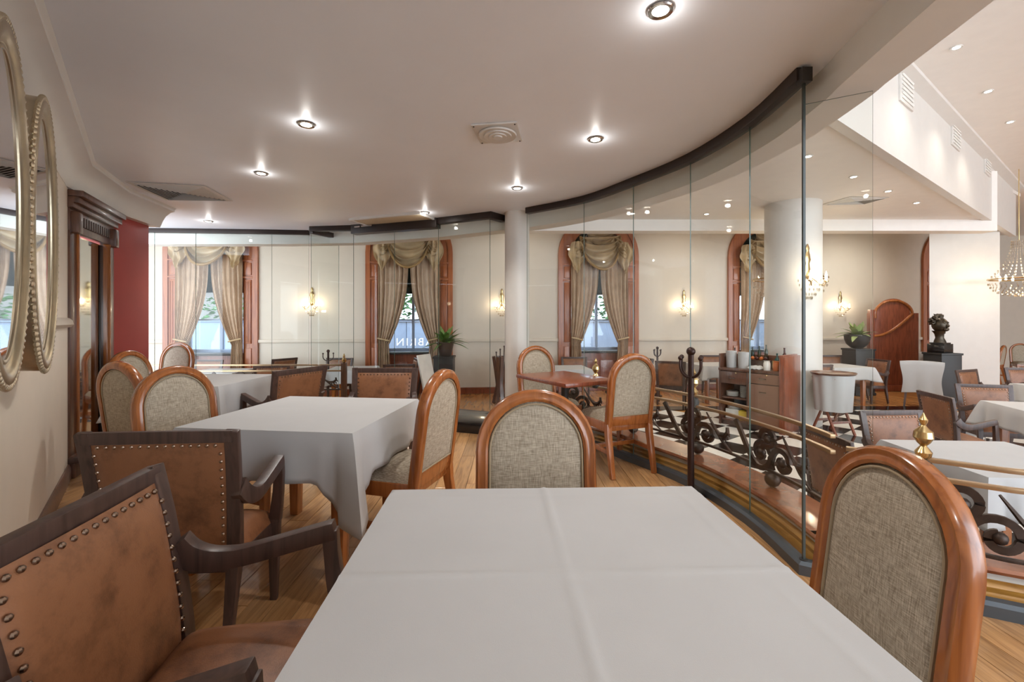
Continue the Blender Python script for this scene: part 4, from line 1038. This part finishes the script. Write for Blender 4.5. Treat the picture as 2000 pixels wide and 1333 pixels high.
item('towel_stack', towels(.25), CLOTH, (-.13, .15, ZW), 'right upright bundle of white napkins on the sideboard', 'napkins')
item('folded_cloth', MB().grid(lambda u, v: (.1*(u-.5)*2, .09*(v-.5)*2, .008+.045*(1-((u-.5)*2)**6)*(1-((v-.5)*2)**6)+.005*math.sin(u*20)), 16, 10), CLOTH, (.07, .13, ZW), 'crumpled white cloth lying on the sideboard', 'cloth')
item('fruit_crate', MB().box((0, 0, .06), (.34, .16, .12)), DKWOOD, (.0, .38, ZW), 'low dark crate of fruit at the back of the sideboard', 'crate')
for i in range(5): item('fruit', MB().ball((0, 0, .03), .029, 10), FRUIT if i % 2 else BOTR, (-.13+.064*i, .335, 1.024), 'piece of fruit on the dark crate', 'fruit', 'fruit on the sideboard crate')
def bottle(r_, H): return MB().lathe([(r_*.9, 0), (r_, .01), (r_, H*.58), (r_*.75, H*.68), (r_*.34, H*.76), (r_*.32, H*.95), (r_*.4, H*.96), (r_*.4, H)], 14)
item('wine_bottle', bottle(.038, .33), BOTR, (.38, .36, ZW), 'tall dark wine bottle at the right end of the sideboard', 'bottle')
item('wine_bottle', bottle(.034, .24), plain('bottle_teal', (20, 84, 84), .12), (.27, .38, ZW), 'teal bottle beside the dark wine bottle', 'bottle')
for i, (x_, y_, hh) in enumerate(((-.36, .38, .3), (-.1, .42, .2), (0, .42, .22), (.1, .42, .24))): item('cruet_bottle', bottle(.026, hh), BOTG if i else MATBLK, (x_, y_, ZW if i == 0 else 1.024), ['dark decanter at the left end of the sideboard', 'leftmost small cruet behind the fruit', 'middle small cruet behind the fruit', 'rightmost small cruet behind the fruit'][i], 'bottle')
for i, (x_, y_) in enumerate(((.235, .09), (.36, .11), (.3, .23))): item('glass_jar', MB().lathe([(.045, 0), (.048, .01), (.048, .1), (.038, .13), (.043, .14)], 16), [PORC, FRUIT, BRASS][i], (x_, y_, ZW), ['white jar near the right end of the sideboard', 'amber jar on the sideboard', 'brass jar on the sideboard'][i], 'jar')
for k in range(6): item('plate', MB().lathe([(.02, 0), (.07, .002), (.095, .012), (.093, .015), (.02, .006)], 20), PORC, (-.295, .16, .447+.012*k), 'white plate in the left pile on the upper sideboard shelf', 'plate', 'plates on the left of the upper shelf')
for k in range(11): item('plate', MB().lathe([(.02, 0), (.05, .002), (.068, .01), (.066, .013), (.02, .006)], 18), PORC, (-.105, .14, .447+.0165*k), 'white saucer in the tall pile on the upper sideboard shelf', 'plate', 'saucers in the tall pile')
for k in range(4): item('plate', MB().lathe([(.02, 0), (.08, .002), (.105, .014), (.103, .017), (.02, .006)], 20), PORC, (-.285, .2, .243+.014*k), 'white dinner plate on the lower sideboard shelf', 'plate', 'plates on the lower shelf')
item('storage_box', MB().box((0, 0, .07), (.2, .18, .14)), PORC, (-.285, .2, .102), 'white box on the lower sideboard shelf', 'box'); item('storage_box', MB().box((0, 0, .07), (.12, .13, .14)), PAPER, (-.1, .12, .102), 'yellow box on the lower sideboard shelf', 'box')

# ================================================================= PLANTERS, BUST, BOOTH PANEL, SMALL THINGS
def foliage(m, c, n, L, seed, wid=.05):
    rnd = random.Random(seed)
    for i in range(n):
        a_ = rnd.random()*2*PI; el = .25+rnd.random()*1.0; l = L*(.6+.5*rnd.random()); w_ = wid*(.7+.6*rnd.random()); vs = []
        side = Vector((-math.sin(a_), math.cos(a_), 0))
        for k in range(6):
            t = k/5; r_ = l*t*math.cos(el)*(1+.1*t); z = l*t*math.sin(el)-.55*l*t*t*math.cos(el)
            p = Vector(c)+Vector((math.cos(a_)*r_, math.sin(a_)*r_, z)); ww = w_*math.sin(PI*min(1, .12+.88*t))**.8
            vs += [p-side*ww, p+Vector((0, 0, -.012*math.sin(PI*t))), p+side*ww]
        fs = []
        for k in range(5): fs += [(3*k, 3*k+1, 3*k+4, 3*k+3), (3*k+1, 3*k+2, 3*k+5, 3*k+4)]
        yield MB().add(vs, fs)
def plant(name, x, y, z, potprof, label, n, L, mat, potmat, wid=.05, zoff=0):
    t = thing(name, (x, y, z), 0, label, 'plant')
    MB().lathe(potprof, 28).build('pot', potmat, t); zt_ = potprof[-1][1]
    MB().lathe([(potprof[-1][0]*.9, zt_-.04), (potprof[-1][0]*.9, zt_-.02)], 20).build('soil', MATBLK, t)
    for lf in foliage(None, (0, 0, zt_-.04), n, L, int(x*10)+7, wid): lf.build('leaf', mat, t, smooth=80)
def pedestal(x, y, w_, H, label, rz=0):
    t = thing('pedestal', (x, y, ZO), rz, label, 'pedestal')
    MB().box((0, 0, H/2), (w_, w_, H-.05)).build('shaft', MATBLK, t, bevel=.006); MB().box((0, 0, H-.02), (w_+.03, w_+.03, .04)).build('top_slab', MATBLK, t, bevel=.004); MB().box((0, 0, .03), (w_+.03, w_+.03, .06)).build('plinth', MATBLK, t, bevel=.004)
pedestal(X(868, 9.0), 9.0, .38, .93, 'black pedestal under the green plant by the lettered window')
plant('potted_plant', X(870, 9.0), 9.0, ZO+.93, [(.11, 0), (.12, .01), (.17, .25), (.185, .27), (.18, .28)], 'bushy green plant in a tapered dark pot on a black pedestal', 46, .5, LEAF, POT, .045)
pedestal(X(1676, 9.98), 9.98, .42, 1.02, 'black pedestal under the bowl plant beside the booth panel')
plant('bowl_plant', X(1674, 9.98), 9.98, ZO+1.02, [(.07, 0), (.12, .02), (.2, .1), (.235, .2), (.245, .3), (.235, .31)], 'pale leafed plant in a round dark bowl', 40, .46, LEAFP, MATBLK, .05)
pedestal(X(1840, 8.95), 8.95, .4, 1.0, 'large black pedestal carrying the bronze bust')
bs = thing('bronze_bust', (X(1836, 8.95), 8.95, ZO+1.0), R(20), 'dark bronze bust of a head with wild hair on a black pedestal', 'sculpture')
MB().box((0, 0, .09), (.3, .28, .18)).box((0, 0, .19), (.25, .23, .03)).build('base', BLACK, bs, bevel=.006)
m = MB().lathe([(.1, .2), (.09, .24), (.065, .3), (.075, .38), (.11, .44)], 18); m.v = [(a_+(c-.2)*-.15, b_, c) for a_, b_, c in m.v]
m.ball((-.05, -.02, .56), .13, 16, (.85, 1, 1.15)).ball((-.07, -.15, .54), .03, 8, (.8, 1.4, 1.2)).ball((-.05, -.12, .47), .06, 10, (1, .8, .7)).ball((.08, .02, .4), .07, 10, (1.4, .9, .6))
m.ball((-.1, -.11, .6), .025, 8).ball((-.0, -.12, .6), .025, 8)
m.build('head', BRONZE, bs, smooth=70)
rnd = random.Random(3); m = MB()
for i in range(46):
    a_ = rnd.random()*2*PI; e = rnd.random()*1.3; d = Vector((math.cos(a_)*math.cos(e), abs(math.sin(a_))*math.cos(e)*.9-.15, math.sin(e)))
    p = Vector((-.05, .0, .6))+d*.12; m.tube([p, p+d*.04+Vector((rnd.random()-.5, rnd.random()-.5, rnd.random()-.5))*.05, p+d*.07+Vector((rnd.random()-.5, rnd.random()-.5, 0))*.07], [.03, .024, .008], 6)
m.build('hair', BRONZE, bs, smooth=70)
bo = thing('booth_panel', (X(1745, 10.4), 10.4, ZO), R(-6), 'tall mahogany booth panel with an arched top and curved moulding', 'panel')
W2 = .54
MB().prism([(-W2, 0, 0), (W2, 0, 0), (W2, 0, 1.82)]+[(.36*math.cos(PI*i/16)+.0, 0, 1.82+.34*math.sin(PI*i/16)) for i in range(17)]+[(-W2, 0, 1.82)], (0, .06, 0)).build('panel', RDWOOD, bo, bevel=.004, smooth=30)
MB().tube([(.40*math.cos(PI*i/20), -.005, 1.8+.31*math.sin(PI*i/20)) for i in range(21)]+[(-.40+.0, -.005, 1.7)], .03, 8).build('arch_moulding', ORWOOD, bo)
MB().tube([(.40-.0*i, -.005, 1.8) if i == 0 else (.38-.09*i+.0, -.005, 1.78-.5*math.sin(i/9*PI/2)) for i in range(10)], .03, 8).build('curved_moulding', ORWOOD, bo)
MB().box((-W2+.04, -.02, .95), (.09, .1, 1.9)).build('stile', RDWOOD, bo, bevel=.005); MB().box((0, -.02, .07), (2*W2, .1, .14)).build('plinth', RDWOOD, bo, bevel=.005)
ez = thing('menu_easel', (X(838, 8.4), 8.4, ZO), R(70), 'white leaning easel board seen edge-on by the plant pedestal', 'easel')
MB().ribbon([(0, -.1, 0), (0, .12, 1.0)], (.45, .03), ref=(1, 0, 0)).build('board', PORC, ez); MB().ribbon([(0, .3, 0), (0, .11, .9)], (.04, .03), ref=(1, 0, 0)).build('rear_leg', DKWOOD, ez)
us = thing('umbrella_stand', (X(977, 9.0), 9.0, ZO), 0, 'tapered wooden umbrella stand beside the slim round column', 'umbrella stand')
for k in range(10):
    a_ = 2*PI*k/10; c, s = math.cos(a_), math.sin(a_)
    MB().ribbon([(c*.16, s*.16, 0), (c*.08, s*.08, .35), (c*.12, s*.12, .65), (c*.16, s*.16, .92)], (.07, .012), ref=(-s, c, 0)).build('stave', BRWOOD, us)
MB().lathe([(.085, .34), (.085, .38)], 18).build('hoop', IRON, us)
for k in range(3): MB().tube([(-.05+.05*k, 0, .1), (-.08+.08*k, .02, 1.0+.06*k)], .012, 6).ball((-.08+.08*k, .02, 1.0+.06*k), .02, 8).build('cane', DKWOOD, us)
